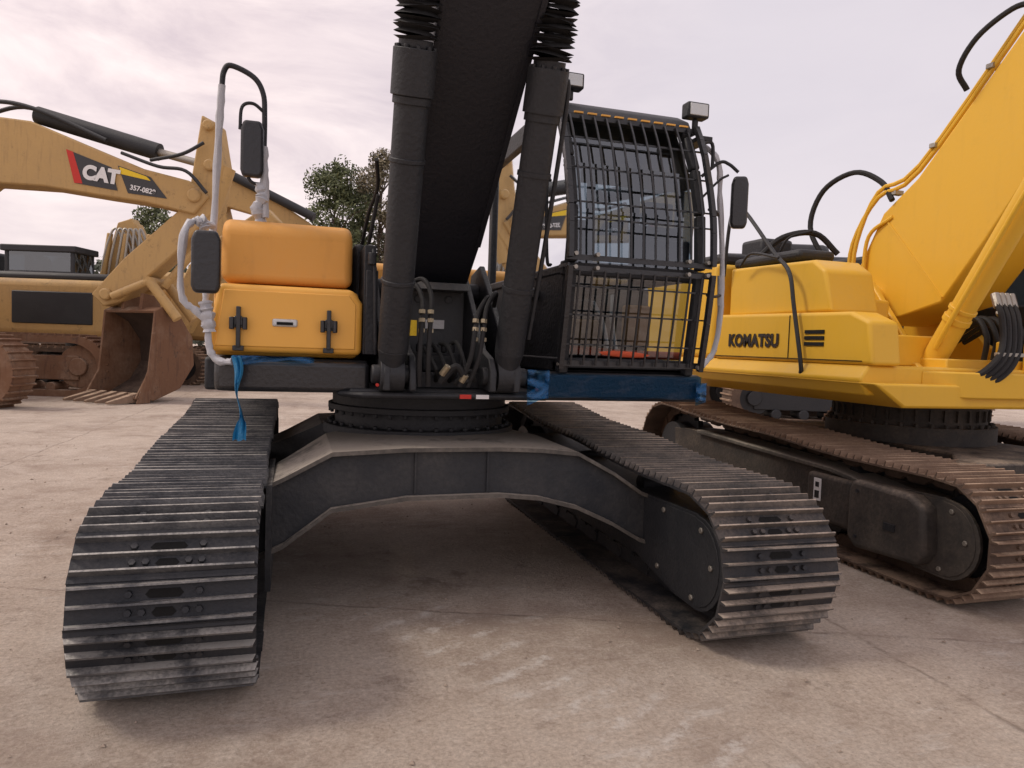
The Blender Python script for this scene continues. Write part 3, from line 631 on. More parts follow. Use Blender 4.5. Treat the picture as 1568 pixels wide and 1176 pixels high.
# ================================================================ LEFT BACKGROUND EXCAVATORS
def sub_exc_base(par,xl,xr,ymid,w=3.2,tcol=('shoeD','barD'),th=1.15):
    for s_ in (-1,1):
        yc=ymid+s_*w/2*.8
        r=th/2; m=MB()
        P=[]; n=14
        for i in range(n+1): a=R(-90)+math.pi*i/n; P.append((xr-r+r*math.cos(a),r+r*math.sin(a)))
        for i in range(n+1): a=R(90)+math.pi*i/n; P.append((xl+r+r*math.cos(a),r+r*math.sin(a)))
        Q=[((x-(xl+xr)/2)*.93+(xl+xr)/2,(z-r)*.78+r) for x,z in P]
        nn=len(P); 
        vs=[(x,yc-.35,z) for x,z in P]+[(x,yc+.35,z) for x,z in P]+[(x,yc-.35,z) for x,z in Q]+[(x,yc+.35,z) for x,z in Q]
        fs=[]
        for i in range(nn):
            j=(i+1)%nn; fs+=[(i,j,j+nn,i+nn),(i,i+2*nn,j+2*nn,j),(i+nn,j+nn,j+3*nn,i+3*nn),(i+2*nn,i+3*nn,j+3*nn,j+2*nn)]
        m.add(vs,fs)
        Pc=P+[P[0]]
        for i in range(nn):
            a=Vector((Pc[i][0],0,Pc[i][1]));b_=Vector((Pc[i+1][0],0,Pc[i+1][1])); L_=(b_-a).length
            k_=max(1,int(L_/.2))
            for q_ in range(k_):
                c_=a.lerp(b_,(q_+.5)/k_); d=(b_-a).normalized() if L_>1e-6 else Vector((1,0,0))
                nrm=Vector((d.z,0,-d.x))
                v=[]
                for yy in (yc-.36,yc+.36):
                    for (s1,q1) in ((-.02,-.02),(.02,-.02),(.015,.05),(-.015,.05)):
                        p=c_+d*s1+nrm*q1; v.append((p.x,yy,p.z))
                m.add(v,[(0,1,2,3),(7,6,5,4),(0,4,5,1),(1,5,6,2),(2,6,7,3),(3,7,4,0)],1)
        m.obj('track',list(tcol),par,local=True)
        f_=MB()
        f_.cyl((xr-r,yc-.2,r),(xr-r,yc+.2,r),r*.72,seg=28); f_.cyl((xl+r,yc-.2,r),(xl+r,yc+.2,r),r*.72,seg=28)
        f_.cyl((xr-r,yc-.3,r),(xr-r,yc+.3,r),r*.3,seg=20); f_.cyl((xl+r,yc-.3,r),(xl+r,yc+.3,r),r*.3,seg=20)
        f_.box(xl+r,xr-r,yc-.25,yc+.25,r*.55,r*1.35)
        for i in range(7): 
            xx=xl+r*1.9+(xr-xl-3.8*r)*i/6; f_.cyl((xx,yc-.28,.22),(xx,yc+.28,.22),.12)
        f_.obj('track_frame','rust' if tcol[0]=='rust' else 'black',par,local=True,bevel=.02)
    m=MB(); m.box((xl+xr)/2-.8,(xl+xr)/2+.8,ymid-w/2*.7,ymid+w/2*.7,.5,.95); m.cyl(((xl+xr)/2,ymid,.95),((xl+xr)/2,ymid,1.4),.8,seg=32); m.obj('carbody','black',par,local=True,bevel=.03)

Xo,Zo=-12.0,17.0
C=empty('excavator',(*cw(Xo,Zo),0),-YAW)
sub_exc_base(C,-3.9,2.35,-1.2,w=4.0,th=1.45,tcol=('rust','rust'))
k_=17/18
def cz(X,z): return (X*k_-Xo, (z-1.58)*k_+1.58)
m=MB(); m.box(-6.0,-1.5,-1.5,1.5,1.5,2.8); m.obj('house','cyel',C,bevel=.12,seg=3,local=True)
m=MB(); m.box(-3.2,-1.2,-1.55,-.55,1.55,3.4); m.obj('cab','gloss',C,bevel=.1,seg=3,local=True)
bo=[cz(-14.6,2.0),cz(-14.9,5.0),cz(-14.2,6.4),cz(-13.06,6.72),cz(-11.83,6.60),cz(-10.58,6.12),cz(-9.08,5.55),cz(-8.0,5.31),cz(-7.5,4.95),cz(-7.86,4.50),cz(-9.06,4.75),cz(-10.2,4.88),cz(-11.5,5.05),cz(-13.0,5.1),cz(-13.6,4.6),cz(-13.8,2.0)]
m=MB(); m.prism(bo,-.38,.38,'y')
m.obj('boom','cyel',C,bevel=.04,local=True)
st=[cz(-7.74,6.91),cz(-7.38,6.73),cz(-7.2,5.72),cz(-7.33,4.69),cz(-8.3,3.6),cz(-9.65,2.35),cz(-10.1,2.2),cz(-10.4,2.5),cz(-9.6,3.4),cz(-8.31,4.57),cz(-8.0,5.2)]
m=MB(); m.prism(st,-.30,.30,'y'); m.cyl((*[cz(-7.85,4.95)[0]],-.45,cz(-7.85,4.95)[1]),(cz(-7.85,4.95)[0],.45,cz(-7.85,4.95)[1]),.16)
for (p_,r_) in (((-7.55,6.65),.12),((-10.0,2.5),.14),((-7.5,5.7),.13)):
    p=cz(*p_); m.cyl((p[0],-.42,p[1]),(p[0],.42,p[1]),r_)
m.obj('stick','cyel',C,bevel=.04,local=True)
m=MB()
a=cz(-11.9,6.85);b_=cz(-8.9,6.05);e=cz(-7.65,5.75)
m.cyl((a[0],0,a[1]),(b_[0],0,b_[1]),.2); 
m.tube([(cz(-13.4,6.9)[0],-.3,cz(0,6.9)[1]),(cz(-12.6,7.05)[0],-.3,cz(0,7.05)[1]),(cz(-11.6,6.85)[0],-.3,cz(0,6.85)[1]),(cz(-10.0,6.2)[0],-.35,cz(0,6.2)[1])],.05)
m.tube([(cz(-13.4,6.8)[0],.2,cz(0,6.85)[1]),(cz(-12.4,7.1)[0],.2,cz(0,7.1)[1]),(cz(-11.3,6.8)[0],.2,cz(0,6.8)[1])],.05)
m.tube([(cz(-9.6,5.9)[0],-.41,cz(0,5.9)[1]),(cz(-8.7,5.6)[0],-.45,cz(0,5.6)[1]),(cz(-8.0,5.5)[0],-.5,cz(0,5.5)[1]),(cz(-7.5,5.0)[0],-.5,cz(0,5.0)[1])],.04)
m.tube([(cz(-8.9,5.75)[0],-.41,cz(0,5.75)[1]),(cz(-8.1,5.9)[0],-.5,cz(0,5.9)[1]),(cz(-7.6,6.2)[0],-.45,cz(0,6.2)[1])],.04)
m.obj('stick_cylinder','black',C,local=True)
m=MB(); m.cyl((b_[0],0,b_[1]),(e[0],0,e[1]),.09); m.obj('cylinder_rod','chrome',C,local=True)
m=MB()
m.cyl((cz(-7.15,5.7)[0],-.1,cz(0,5.7)[1]),(cz(-7.75,3.9)[0],-.1,cz(0,3.9)[1]),.17); m.cyl((cz(-7.75,3.9)[0],-.1,cz(0,3.9)[1]),(cz(-8.7,2.75)[0],-.1,cz(0,2.75)[1]),.09)
for s_ in (-.42,.42):
    P0=cz(-8.9,2.85);P1=cz(-8.2,1.95);P2=cz(-9.8,2.45)
    m.cyl((P0[0],s_,P0[1]),(P1[0],s_,P1[1]),.11); m.cyl((P0[0],s_,P0[1]),(P2[0],s_,P2[1]),.09)
P0=cz(-8.9,2.85); m.cyl((P0[0],-.5,P0[1]),(P0[0],.5,P0[1]),.1)
m.obj('bucket_linkage','cyel',C,local=True)
m=MB()
def dq(px,mi): m.add([(*[p[0]],-.392-.002*mi,p[1]) for p in px],[tuple(range(len(px)))],mi)
dq([cz(-10.95,5.95),cz(-9.85,5.55),cz(-9.7,5.0),cz(-10.75,5.15)],0)
dq([cz(-9.7,5.6),cz(-8.9,5.35),cz(-8.5,4.85),cz(-9.45,4.95)],0)
dq([cz(-10.95,5.95),cz(-10.78,5.89),cz(-10.55,5.14),cz(-10.75,5.15)],1)
dq([cz(-9.66,5.57),cz(-9.0,5.36),cz(-8.9,5.26),cz(-9.62,5.4)],2)
m.obj('boom_decal',['gloss','red','ylabel'],C,local=True,fixn=False,smooth=False)
def text(body,size,loc,rot,mat,par,off=.01):
    cu=bpy.data.curves.new('lettering','FONT'); cu.body=body; cu.size=size; cu.extrude=.004; cu.offset=off
    o=bpy.data.objects.new('lettering',cu); scene.collection.objects.link(o); cu.materials.append(M[mat]); o.location=loc; o.rotation_euler=rot; o.parent=par; return o
p=cz(-10.55,5.28); text('CAT',.42,(p[0],-.41,p[1]),(R(90),R(8),0),'white',C,.025)
p=cz(-9.40,5.04); text('357-0829',.155,(p[0],-.41,p[1]),(R(90),R(10),0),'white',C,.004)
m=MB()
T=Matrix.Translation((3.22,.0,0))@Matrix.Rotation(R(-24),4,'Z')
prof_=[(-.85,.10),(-.35,.05),(.35,.3),(.75,.85),(.7,1.5),(.35,2.0),(-.15,2.2),(-.35,2.1)]
th=.07; W_=.80
for i in range(len(prof_)-1):
    a=Vector(prof_[i]);b_=Vector(prof_[i+1]); d=(b_-a).normalized(); nrm=Vector((d.y,-d.x))*th
    v=[(-W_,a.x,a.y),(W_,a.x,a.y),(W_,b_.x,b_.y),(-W_,b_.x,b_.y),(-W_,a.x-nrm.x,a.y-nrm.y),(W_,a.x-nrm.x,a.y-nrm.y),(W_,b_.x-nrm.x,b_.y-nrm.y),(-W_,b_.x-nrm.x,b_.y-nrm.y)]
    m.add(v,[(0,1,2,3),(7,6,5,4),(0,4,5,1),(2,6,7,3),(1,5,6,2),(0,3,7,4)],0,T)
sidep=prof_+[(-.40,1.6),(-.5,.7)]
for s_ in (-1,1): m.prism(sidep,s_*W_,s_*(W_+.06),'x',0,T)
m.prism([(-.85,.0),(-.5,.0),(-.4,.7),(-.35,1.6),(-.45,1.6),(-.55,.75)],W_+.06,W_+.10,'x',0,T)
for s_ in (-.3,.3): m.prism([(.3,2.0),(-.3,2.1),(-.25,2.5),(.15,2.45)],s_-.05,s_+.05,'x',0,T)
m.obj('bucket','rust',C,local=True,bevel=.015)
m=MB()
for i in range(5):
    xx=-W_+.1+i*(2*W_-.2)/4; m.add([(xx-.10,-.70,.02),(xx+.10,-.70,.02),(xx+.10,-.70,.24),(xx-.10,-.70,.24),(xx-.04,-1.42,.02),(xx+.04,-1.42,.02),(xx+.04,-1.42,.07),(xx-.04,-1.42,.07)],[(0,1,2,3),(7,6,5,4),(0,4,5,1),(1,5,6,2),(2,6,7,3),(3,7,4,0)],0,T)
m.obj('bucket_teeth','barD',C,local=True,bevel=.01)
m=MB(); m.prism([(-.2,.15),(.33,.40),(.66,.88),(.62,1.45),(.3,1.9),(-.15,2.08),(-.1,2.03),(.25,1.85),(.57,1.43),(.61,.9),(.3,.45),(-.2,.2)],-W_+.01,W_-.01,'x',0,T); m.obj('bucket_inner_lining','rustd',C,local=True)  # dark rusty layer lining the bucket's inner face

D=empty('excavator',(*cw(-12.6,21.5),0),-YAW)
sub_exc_base(D,-2.6,2.9,0,w=3.2,th=1.1)
m=MB(); m.box(-3.0,2.2,-1.5,1.5,1.4,3.0); m.obj('house','cyel',D,bevel=.2,seg=4,local=True)
m=MB(); m.box(-1.35,.9,-1.53,-1.45,1.75,2.65); m.obj('side_panel','black',D,bevel=.03,local=True)
m=MB(); m.box(-2.6,1.8,-1.2,1.2,2.95,3.2); m.obj('hood','black',D,bevel=.1,local=True)
m=MB(); m.prism([(2.0,1.6),(3.2,4.0),(5.2,5.4),(5.6,5.0),(3.9,3.5),(2.9,1.6)],-.3,.3,'y'); m.obj('boom','cyel',D,bevel=.05,local=True)

E=empty('excavator',(*cw(-18.5,30),0),-YAW)
sub_exc_base(E,-3,3,0)
m=MB(); m.box(-5.5,1.6,-1.5,1.5,1.4,3.5); m.box(-4.8,-2.2,-1.2,1.2,3.5,4.6); m.obj('house','black',E,bevel=.15,local=True)
m=MB(); 
for xx in (-1.6,1.0): 
    for yy in (-1.5,-.2): m.box(xx-.08,xx+.08,yy,yy+.1,3.2,4.7)
m.box(-1.8,1.2,-1.6,0,4.65,4.9); m.box(-1.7,1.1,-1.5,-.1,3.2,3.9); m.obj('cab','black',E,bevel=.04,local=True)
m=MB(); m.box(-1.65,1.05,-1.46,-.14,3.9,4.65); m.obj('cab_glass','glass2',E,local=True)
F=empty('excavator',(*cw(-19.2,31.5),0),-YAW)
sub_exc_base(F,-2,3,0)
m=MB(); m.box(-2.5,2.8,-1.5,1.5,1.4,3.4); m.obj('house','cyel',F,bevel=.15,local=True)
m=MB(); m.prism([(1.2,2.5),(1.6,5.0),(2.0,6.3),(2.6,6.5),(2.9,5.9),(2.5,5.0),(2.2,2.5)],-.3,.3,'y'); m.prism([(2.2,6.1),(2.8,6.3),(3.9,4.0),(4.1,1.2),(3.5,1.2),(3.2,4.0)],-.28,.28,'y')
for xx in (1.3,2.0,3.0): m.cyl((xx,-.5,2.8),(xx+.5,-.5,5.8),.12)
m.obj('boom','cyel',F,bevel=.04,local=True)
m=MB(); 
for i in range(6): m.tube([(1.3+i*.3,-.45,3.0+i*.2),(1.6+i*.3,-.6,4.8),(2.0+i*.22,-.55,6.0),(2.4+i*.2,-.5,5.3),(2.7+i*.2,-.5,4.0)],.05,seg=6)
m.obj('hoses','chrome',F,local=True)
G=empty('excavator',(*cw(-9.5,25),0),-YAW)
sub_exc_base(G,-2.5,3.5,0)
m=MB(); m.box(-2.8,3.0,-1.5,1.5,1.4,3.6); m.box(-.5,2.5,-1.4,1.4,3.6,4.4); m.obj('house','cyel',G,bevel=.15,local=True)
m=MB(); m.prism([(-.5,2.5),(-1.6,6.0),(-1.0,7.0),(.4,6.8),(2.6,5.4),(2.8,4.9),(2.4,4.8),(.3,5.8),(-.5,6.0),(.4,2.5)],-.3,.3,'y'); m.obj('boom','cyel',G,bevel=.04,local=True)
m=MB(); m.cyl((-.2,-.4,7.0),(2.6,-.4,5.7),.15); m.box(1.3,2.8,-.6,.6,4.6,5.2); m.obj('cylinder','black',G,local=True)

H=empty('excavator',(*cw(8.0,18),0),-YAW)
sub_exc_base(H,-3,3,0)
m=MB(); m.box(-3.4,3,-1.5,1.5,1.4,3.2); m.obj('house','black',H,bevel=.15,local=True)
m=MB(); m.box(-3.4,3,-1.4,1.4,3.2,3.9);m.box(-1.6,-.4,-.5,.5,3.9,4.3); m.obj('hood','gloss',H,bevel=.15,local=True)

# ================================================================ VEGETATION
def leafmat(name,c0,c1):
    m,nt,b=newmat(name); N=nt.nodes;L=nt.links
    oi=N.new('ShaderNodeNewGeometry'); r=N.new('ShaderNodeValToRGB'); r.color_ramp.elements[0].color=(*c0,1); r.color_ramp.elements[1].color=(*c1,1)
    L.new(oi.outputs['Random Per Island'],r.inputs[0]); L.new(r.outputs[0],b.inputs['Base Color']); b.inputs['Roughness'].default_value=.7
    return m
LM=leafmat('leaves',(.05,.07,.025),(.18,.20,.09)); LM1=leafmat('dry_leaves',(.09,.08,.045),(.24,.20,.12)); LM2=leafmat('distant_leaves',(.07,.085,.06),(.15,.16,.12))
def tree(X,Z,H_,W_,n=9000,leaf=.11,mat=LM,seed=1,base=.35,ncl=60):
    rnd=random.Random(seed); x,y=cw(X,Z); e=empty('broadleaf_tree',(x,y,0))
    t=MB(); t.tube([(0,0,0),(.1,0,H_*.3),(-.05,.1,H_*.6),(.1,0,H_*.92)],lambda s:.16*(1-s)+.02,seg=8)
    cl=[]
    for i in range(ncl):
        a=rnd.uniform(0,6.28); zz=H_*rnd.uniform(base,1.0); rr=W_/2*math.sqrt(max(.02,1-((zz/H_-base)/(1-base))**2.2))*rnd.uniform(.2,1.15)
        p=Vector((rr*math.cos(a),rr*math.sin(a),zz)); cl.append((p,rnd.uniform(.05,.13)*W_))
        t.tube([(0,0,max(.5,zz-rr*.9)),tuple(p*.5+Vector((0,0,(zz-rr*.4)*.5))),tuple(p)],lambda s:.04*(1-s)+.008,seg=5,sub=3)
    t.obj('trunk_and_limbs','bark',e,local=True)
    lf=MB()
    for i in range(n):
        c_,r_=rnd.choice(cl); d=Vector((rnd.gauss(0,1),rnd.gauss(0,1),rnd.gauss(0,.8))).normalized()*r_*rnd.random()**.4*1.4
        p=c_+d; u_=Vector((rnd.gauss(0,1),rnd.gauss(0,1),rnd.gauss(0,1))).normalized(); v_=u_.orthogonal().normalized(); s_=leaf*rnd.uniform(.5,1.3)
        lf.add([p-u_*s_,p+v_*s_*.5,p+u_*s_,p-v_*s_*.5],[(0,1,2,3)])
    lf.obj('foliage',mat,e,local=True,fixn=False,smooth=False)
tree(-9.1,36,10.0,4.4,14000,.10,seed=3,ncl=80); tree(-6.9,36.5,11.0,3.8,6000,.085,mat=LM1,seed=5,base=.4,ncl=50); tree(-8.0,38,9.4,4.4,9000,seed=9); tree(-5.6,36,10.0,3.6,7000,.09,mat=LM1,seed=12,ncl=50)
tree(-21.5,43,9.0,4.5,7000,seed=15)
def treeline():
    rnd=random.Random(4); lf=MB()
    for i in range(16000):
        X=rnd.uniform(-70,-22) if i%2 else rnd.uniform(-20,70); Z=rnd.uniform(62,68)
        hh=5.2+1.6*noise.noise(Vector((X*.16,3,0)))+.8*noise.noise(Vector((X*.6,9,0)))+(2.8 if X<-22 else 0)
        z=hh*rnd.random()**.6; x,y=cw(X,Z); p=Vector((x,y,z)); u_=Vector((rnd.gauss(0,1),rnd.gauss(0,1),rnd.gauss(0,1))).normalized(); v_=u_.orthogonal(); v_.normalize(); s_=rnd.uniform(.2,.5)
        lf.add([p-u_*s_,p+v_*s_*.6,p+u_*s_,p-v_*s_*.6],[(0,1,2,3)])
    lf.obj('distant_tree_line',LM2,None,fixn=False,smooth=False)
treeline()

# ================================================================ GROUND
def ground():
    m,nt,b=newmat('dusty_concrete'); N=nt.nodes;L=nt.links
    tc=N.new('ShaderNodeTexCoord')
    def ns(scale,det=8,rough=.6,vec=None,dist=0,off=0):
        n=N.new('ShaderNodeTexNoise'); n.inputs['Scale'].default_value=scale; n.inputs['Detail'].default_value=det; n.inputs['Roughness'].default_value=rough; n.inputs['Distortion'].default_value=dist
        if off and vec is None:
            mp=N.new('ShaderNodeMapping'); mp.inputs['Location'].default_value=(off,off*.7,0); L.new(tc.outputs['Object'],mp.inputs[0]); vec=mp.outputs[0]
        L.new(vec or tc.outputs['Object'],n.inputs['Vector']); return n
    def ramp(src,p0,p1,c0=(0,0,0,1),c1=(1,1,1,1)):
        r=N.new('ShaderNodeValToRGB'); r.color_ramp.elements[0].position=p0; r.color_ramp.elements[1].position=p1; r.color_ramp.elements[0].color=c0; r.color_ramp.elements[1].color=c1; L.new(src,r.inputs[0]); return r
    def mix(fac,a,b_,mode='MIX'):
        x=N.new('ShaderNodeMixRGB'); x.blend_type=mode
        for i,s in ((0,fac),(1,a),(2,b_)):
            if isinstance(s,(int,float)): x.inputs[i].default_value=s
            elif isinstance(s,tuple): x.inputs[i].default_value=s
            else: L.new(s,x.inputs[i])
        return x
    def mth(op,a,b_=None,c=None,clamp=False):
        x=N.new('ShaderNodeMath'); x.operation=op; x.use_clamp=clamp
        for i,s in ((0,a),(1,b_),(2,c)):
            if s is None: continue
            if isinstance(s,(int,float)): x.inputs[i].default_value=s
            else: L.new(s,x.inputs[i])
        return x.outputs[0]
    big=ns(.7,8,.6); med=ns(4.2,12,.8); fine=ns(42,8,.8); fine2=ns(160,4,.7)
    c=ramp(big.outputs['Fac'],.38,.60,(.45,.365,.30,1),(.60,.51,.43,1))
    c2=mix(mth('MULTIPLY',ramp(med.outputs['Fac'],.46,.58).outputs[0],.7),c.outputs[0],(.64,.56,.485,1)); 
    spk=ramp(fine.outputs['Fac'],.36,.64,(.66,.63,.60,1),(1.14,1.14,1.13,1)); c3=mix(1.,c2.outputs[0],spk.outputs[0],'MULTIPLY')
    stf=ramp(ns(.55,15,.78,off=3.1).outputs['Fac'],.49,.60); c4=mix(mth('MULTIPLY',stf.outputs[0],.55),c3.outputs[0],(.30,.22,.17,1))
    a1=ramp(ns(1.5,14,.80,dist=.2,off=7.7).outputs['Fac'],.57,.64); c4=mix(mth('MULTIPLY',a1.outputs[0],.65),c4.outputs[0],(.20,.145,.11,1))
    a2=ramp(ns(6,12,.82,off=1.3).outputs['Fac'],.57,.62); c4=mix(mth('MULTIPLY',a2.outputs[0],.5),c4.outputs[0],(.28,.21,.165,1))
    a3=ramp(ns(14,10,.8,off=4.3).outputs['Fac'],.60,.64); c4=mix(mth('MULTIPLY',a3.outputs[0],.5),c4.outputs[0],(.70,.64,.57,1))
    sp=N.new('ShaderNodeSeparateXYZ'); L.new(tc.outputs['Object'],sp.inputs[0])
    wn=ns(1.8,8,.7); wob=mth('MULTIPLY_ADD',wn.outputs['Fac'],.3,-.15)
    def lane(px,py,dx,dy,half,pitch,duty,ln,col,amt,seed,lo=.5,hi=.58):
        al=mth('ADD',mth('ADD',mth('MULTIPLY',sp.outputs['X'],dx),mth('MULTIPLY',sp.outputs['Y'],dy)),-(px*dx+py*dy))
        ac=mth('ADD',mth('ADD',mth('MULTIPLY',sp.outputs['X'],dy),mth('MULTIPLY',sp.outputs['Y'],-dx)),-(px*dy-py*dx))
        al2=mth('ADD',al,mth('MULTIPLY',wob,.9))
        fr=mth('ABSOLUTE',mth('SUBTRACT',mth('FRACT',mth('MULTIPLY_ADD',al2,1/pitch,.0)),.5))
        bar=mth('SUBTRACT',1,mth('DIVIDE',fr,duty),None,True)
        bar=mth('MULTIPLY',bar,1.6,None,True)
        inside=mth('MULTIPLY',mth('SUBTRACT',half,mth('ABSOLUTE',mth('ADD',ac,wob))),7,None,True)
        ends=mth('MULTIPLY',mth('SUBTRACT',ln,mth('ABSOLUTE',al)),2,None,True)
        brk=ramp(ns(9,12,.85,off=seed).outputs['Fac'],lo,hi); 
        return (mth('MULTIPLY',mth('MULTIPLY',mth('MULTIPLY',bar,inside),mth('MULTIPLY',ends,brk.outputs[0])),amt),col)
    for f_,col in (lane(.2,.05,.48,-.877,.34,.216,.2,1.5,(.74,.70,.65,1),.65,2.2,.47,.56),
                   lane(-2.6,.5,.05,.999,.33,.216,.2,7,(.27,.20,.155,1),.45,6.1,.46,.60),
                   lane(2.6,-1.6,.3,.954,.33,.216,.2,5,(.27,.20,.155,1),.45,9.1,.46,.60)):
        c4=mix(f_,c4.outputs[0],col)
    def streaks(rot,sc,lo,hi,ms,mlo,mhi,off):
        mp=N.new('ShaderNodeMapping'); mp.inputs['Scale'].default_value=sc; mp.inputs['Rotation'].default_value=(0,0,R(rot)); L.new(tc.outputs['Object'],mp.inputs[0])
        a=ramp(ns(1.8,9,.8,mp.outputs[0],.3).outputs['Fac'],lo,hi); k=ramp(ns(ms,4,off=off).outputs['Fac'],mlo,mhi)
        return mth('MULTIPLY',a.outputs[0],k.outputs[0])
    c5=mix(mth('MULTIPLY',streaks(20,(1.6,6,1),.54,.62,.8,.50,.60,5.5),.5),c4.outputs[0],(.72,.68,.63,1))
    c5=mix(mth('MULTIPLY',streaks(-14,(7,1,1),.54,.66,.6,.50,.60,8.8),.4),c5.outputs[0],(.28,.215,.17,1))
    zc=mth('ADD',mth('ADD',mth('MULTIPLY',sp.outputs['X'],.347),mth('MULTIPLY',sp.outputs['Y'],.938)),mth('MULTIPLY',wob,.5))
    xc=mth('ADD',mth('ADD',mth('MULTIPLY',sp.outputs['X'],.999),mth('MULTIPLY',sp.outputs['Y'],-.04)),mth('MULTIPLY',wob,.5))
    def joint(v,off,per):
        f=mth('FRACT',mth('MULTIPLY_ADD',v,1/per,off)); return mth('ABSOLUTE',mth('SUBTRACT',f,.5))
    j1=ramp(joint(zc,.5-.888/6.5,6.5),0,.0012,(1,1,1,1),(0,0,0,1)); j2=ramp(joint(xc,.5-2.15/6.5,6.5),0,.0016,(1,1,1,1),(0,0,0,1))
    jj=mth('MULTIPLY',mth('MAXIMUM',j1.outputs[0],j2.outputs[0]),ramp(med.outputs['Fac'],.42,.58,(.15,.15,.15,1),(.75,.75,.75,1)).outputs[0])
    c6=mix(jj,c5.outputs[0],(.17,.125,.095,1))
    L.new(c6.outputs[0],b.inputs['Base Color']); b.inputs['Roughness'].default_value=.85
    hgt=mth('ADD',mth('ADD',mth('MULTIPLY',med.outputs['Fac'],.8),mth('MULTIPLY',fine.outputs['Fac'],.4)),mth('ADD',mth('MULTIPLY',fine2.outputs['Fac'],.14),mth('MULTIPLY',jj,-.4)))
    bp=N.new('ShaderNodeBump'); bp.inputs['Strength'].default_value=.9; bp.inputs['Distance'].default_value=.035; L.new(hgt,bp.inputs['Height']); L.new(bp.outputs[0],b.inputs['Normal'])
    g=MB(); g.add([(-400,-400,0),(400,-400,0),(400,400,0),(-400,400,0)],[(0,1,2,3)]); g.obj('ground',m,None,smooth=False)
ground()
gm=paint('gravel_stone',(.30,.24,.19),.9,.4,(.42,.35,.28),scale=9)
rnd=random.Random(11); g=MB()
for i in range(3600):
    X=rnd.uniform(-7,7);Z=rnd.uniform(1.2,10); x,y=cw(X,Z); s_=.003+.012*rnd.random()**5
    T=Matrix.Translation((x,y,s_*.4))@Matrix.Rotation(rnd.uniform(0,6),4,'Z')
    v=[(s_*rnd.uniform(.7,1.4)*a,s_*rnd.uniform(.7,1.2)*b_,s_*.7*c_) for a,b_,c_ in ((1,0,0),(0,1,0),(-1,0,0),(0,-1,0),(0,0,1),(0,0,-.6))]
    g.add(v,[(0,1,4),(1,2,4),(2,3,4),(3,0,4),(1,0,5),(2,1,5),(3,2,5),(0,3,5)],0,T)
g.obj('gravel',gm,None,smooth=False,fixn=False)

# ================================================================ SKY / LIGHT
w=bpy.data.worlds.new("World"); scene.world=w; w.use_nodes=True; nt=w.node_tree; N=nt.nodes; L=nt.links
bg=N['Background']; sky=N.new('ShaderNodeTexSky'); sky.sky_type='NISHITA'; sky.sun_disc=False
SE,SA=48,-75
sky.sun_elevation=R(SE); sky.sun_rotation=R(SA); sky.dust_density=4; L.new(sky.outputs[0],bg.inputs[0]); bg.inputs[1].default_value=.08
tc=N.new('ShaderNodeTexCoord'); mp=N.new('ShaderNodeMapping'); mp.inputs['Scale'].default_value=(1,1,3.4); mp.inputs['Rotation'].default_value=(R(10),R(-14),0)
L.new(tc.outputs['Generated'],mp.inputs[0])
n1=N.new('ShaderNodeTexNoise'); n1.inputs['Scale'].default_value=3.4; n1.inputs['Detail'].default_value=9; n1.inputs['Roughness'].default_value=.6; n1.inputs['Distortion'].default_value=.5; L.new(mp.outputs[0],n1.inputs['Vector'])
r1=N.new('ShaderNodeValToRGB'); r1.color_ramp.elements[0].position=.36; r1.color_ramp.elements[0].color=(.61,.51,.535,1); r1.color_ramp.elements[1].position=.64; r1.color_ramp.elements[1].color=(.93,.79,.76,1)
L.new(n1.outputs['Fac'],r1.inputs[0])
dp=N.new('ShaderNodeVectorMath'); dp.operation='DOT_PRODUCT'; dp.inputs[1].default_value=(math.cos(YAW),-math.sin(YAW),0); L.new(tc.outputs['Generated'],dp.inputs[0])
mr=N.new('ShaderNodeMapRange'); mr.inputs['From Min'].default_value=-.35; mr.inputs['From Max'].default_value=.25; mr.inputs['To Max'].default_value=.92; L.new(dp.outputs['Value'],mr.inputs['Value'])
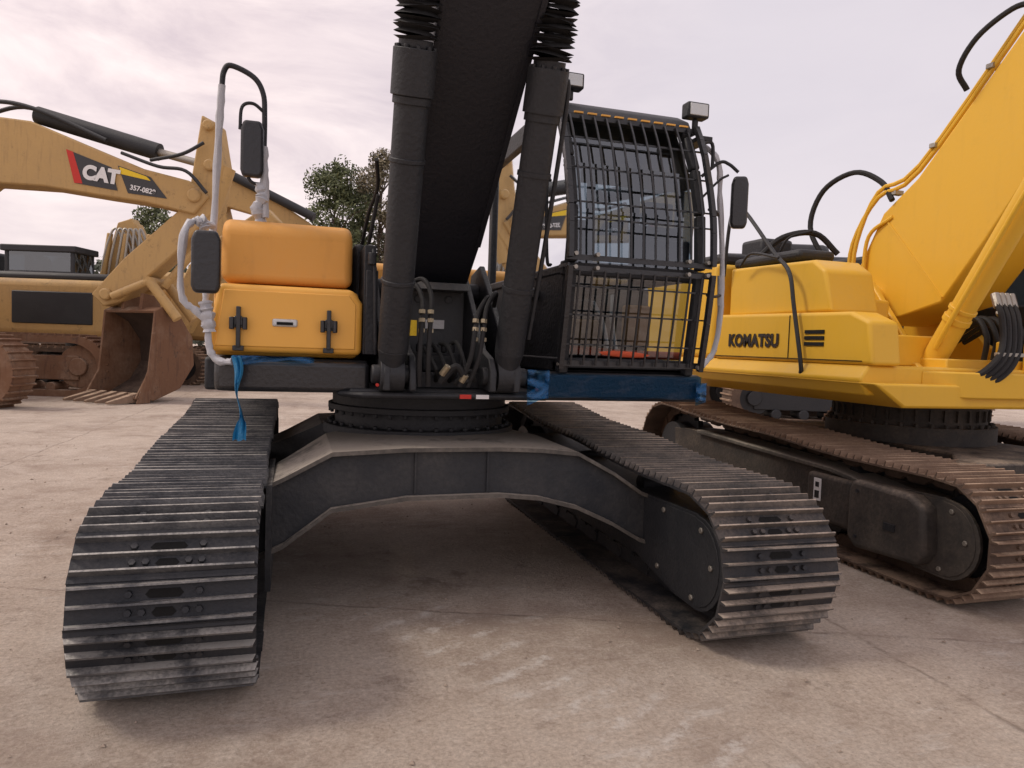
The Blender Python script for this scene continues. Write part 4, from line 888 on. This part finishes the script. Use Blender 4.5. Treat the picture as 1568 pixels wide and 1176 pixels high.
mx=N.new('ShaderNodeMixRGB'); mx.inputs[2].default_value=(.60,.555,.60,1); L.new(mr.outputs[0],mx.inputs[0]); L.new(r1.outputs[0],mx.inputs[1])
sz=N.new('ShaderNodeSeparateXYZ'); L.new(tc.outputs['Generated'],sz.inputs[0]); mh=N.new('ShaderNodeMapRange'); mh.inputs['From Min'].default_value=0; mh.inputs['From Max'].default_value=.3; mh.inputs['To Min'].default_value=.5; mh.inputs['To Max'].default_value=0; L.new(sz.outputs['Z'],mh.inputs['Value'])
mx2=N.new('ShaderNodeMixRGB'); mx2.inputs[2].default_value=(.78,.70,.70,1); L.new(mh.outputs[0],mx2.inputs[0]); L.new(mx.outputs[0],mx2.inputs[1])
b2=N.new('ShaderNodeBackground'); L.new(mx2.outputs[0],b2.inputs[0]); b2.inputs[1].default_value=1.40
ms=N.new('ShaderNodeMixShader'); ms.inputs[0].default_value=.88; L.new(bg.outputs[0],ms.inputs[1]); L.new(b2.outputs[0],ms.inputs[2]); L.new(ms.outputs[0],N['World Output'].inputs[0])
sl=bpy.data.lights.new('sun','SUN'); sl.energy=1.5; sl.angle=R(12); sl.color=(1,.90,.78)
so=bpy.data.objects.new('sun',sl); scene.collection.objects.link(so)
d=Vector((math.sin(R(SA))*math.cos(R(SE)),math.cos(R(SA))*math.cos(R(SE)),math.sin(R(SE))))
so.rotation_euler=(-d).to_track_quat('-Z','Y').to_euler()

# ================================================================ CAMERA
cam=bpy.data.cameras.new('camera'); co=bpy.data.objects.new('camera',cam); scene.collection.objects.link(co); scene.camera=co
cam.sensor_width=36; cam.lens=36*1100/1568; cam.clip_end=2000; cam.clip_start=.05
pit=R(3.02); rol=R(2.0)
fw=Vector((math.sin(YAW)*math.cos(pit),math.cos(YAW)*math.cos(pit),-math.sin(pit))); rt=Vector((math.cos(YAW),-math.sin(YAW),0)); up=rt.cross(fw)
r2=rt*math.cos(rol)+up*math.sin(rol); u2=up*math.cos(rol)-rt*math.sin(rol)
mat=Matrix((r2,u2,-fw)).transposed().to_4x4(); mat.translation=(CAMX,CAMY,CAMZ); co.matrix_world=mat
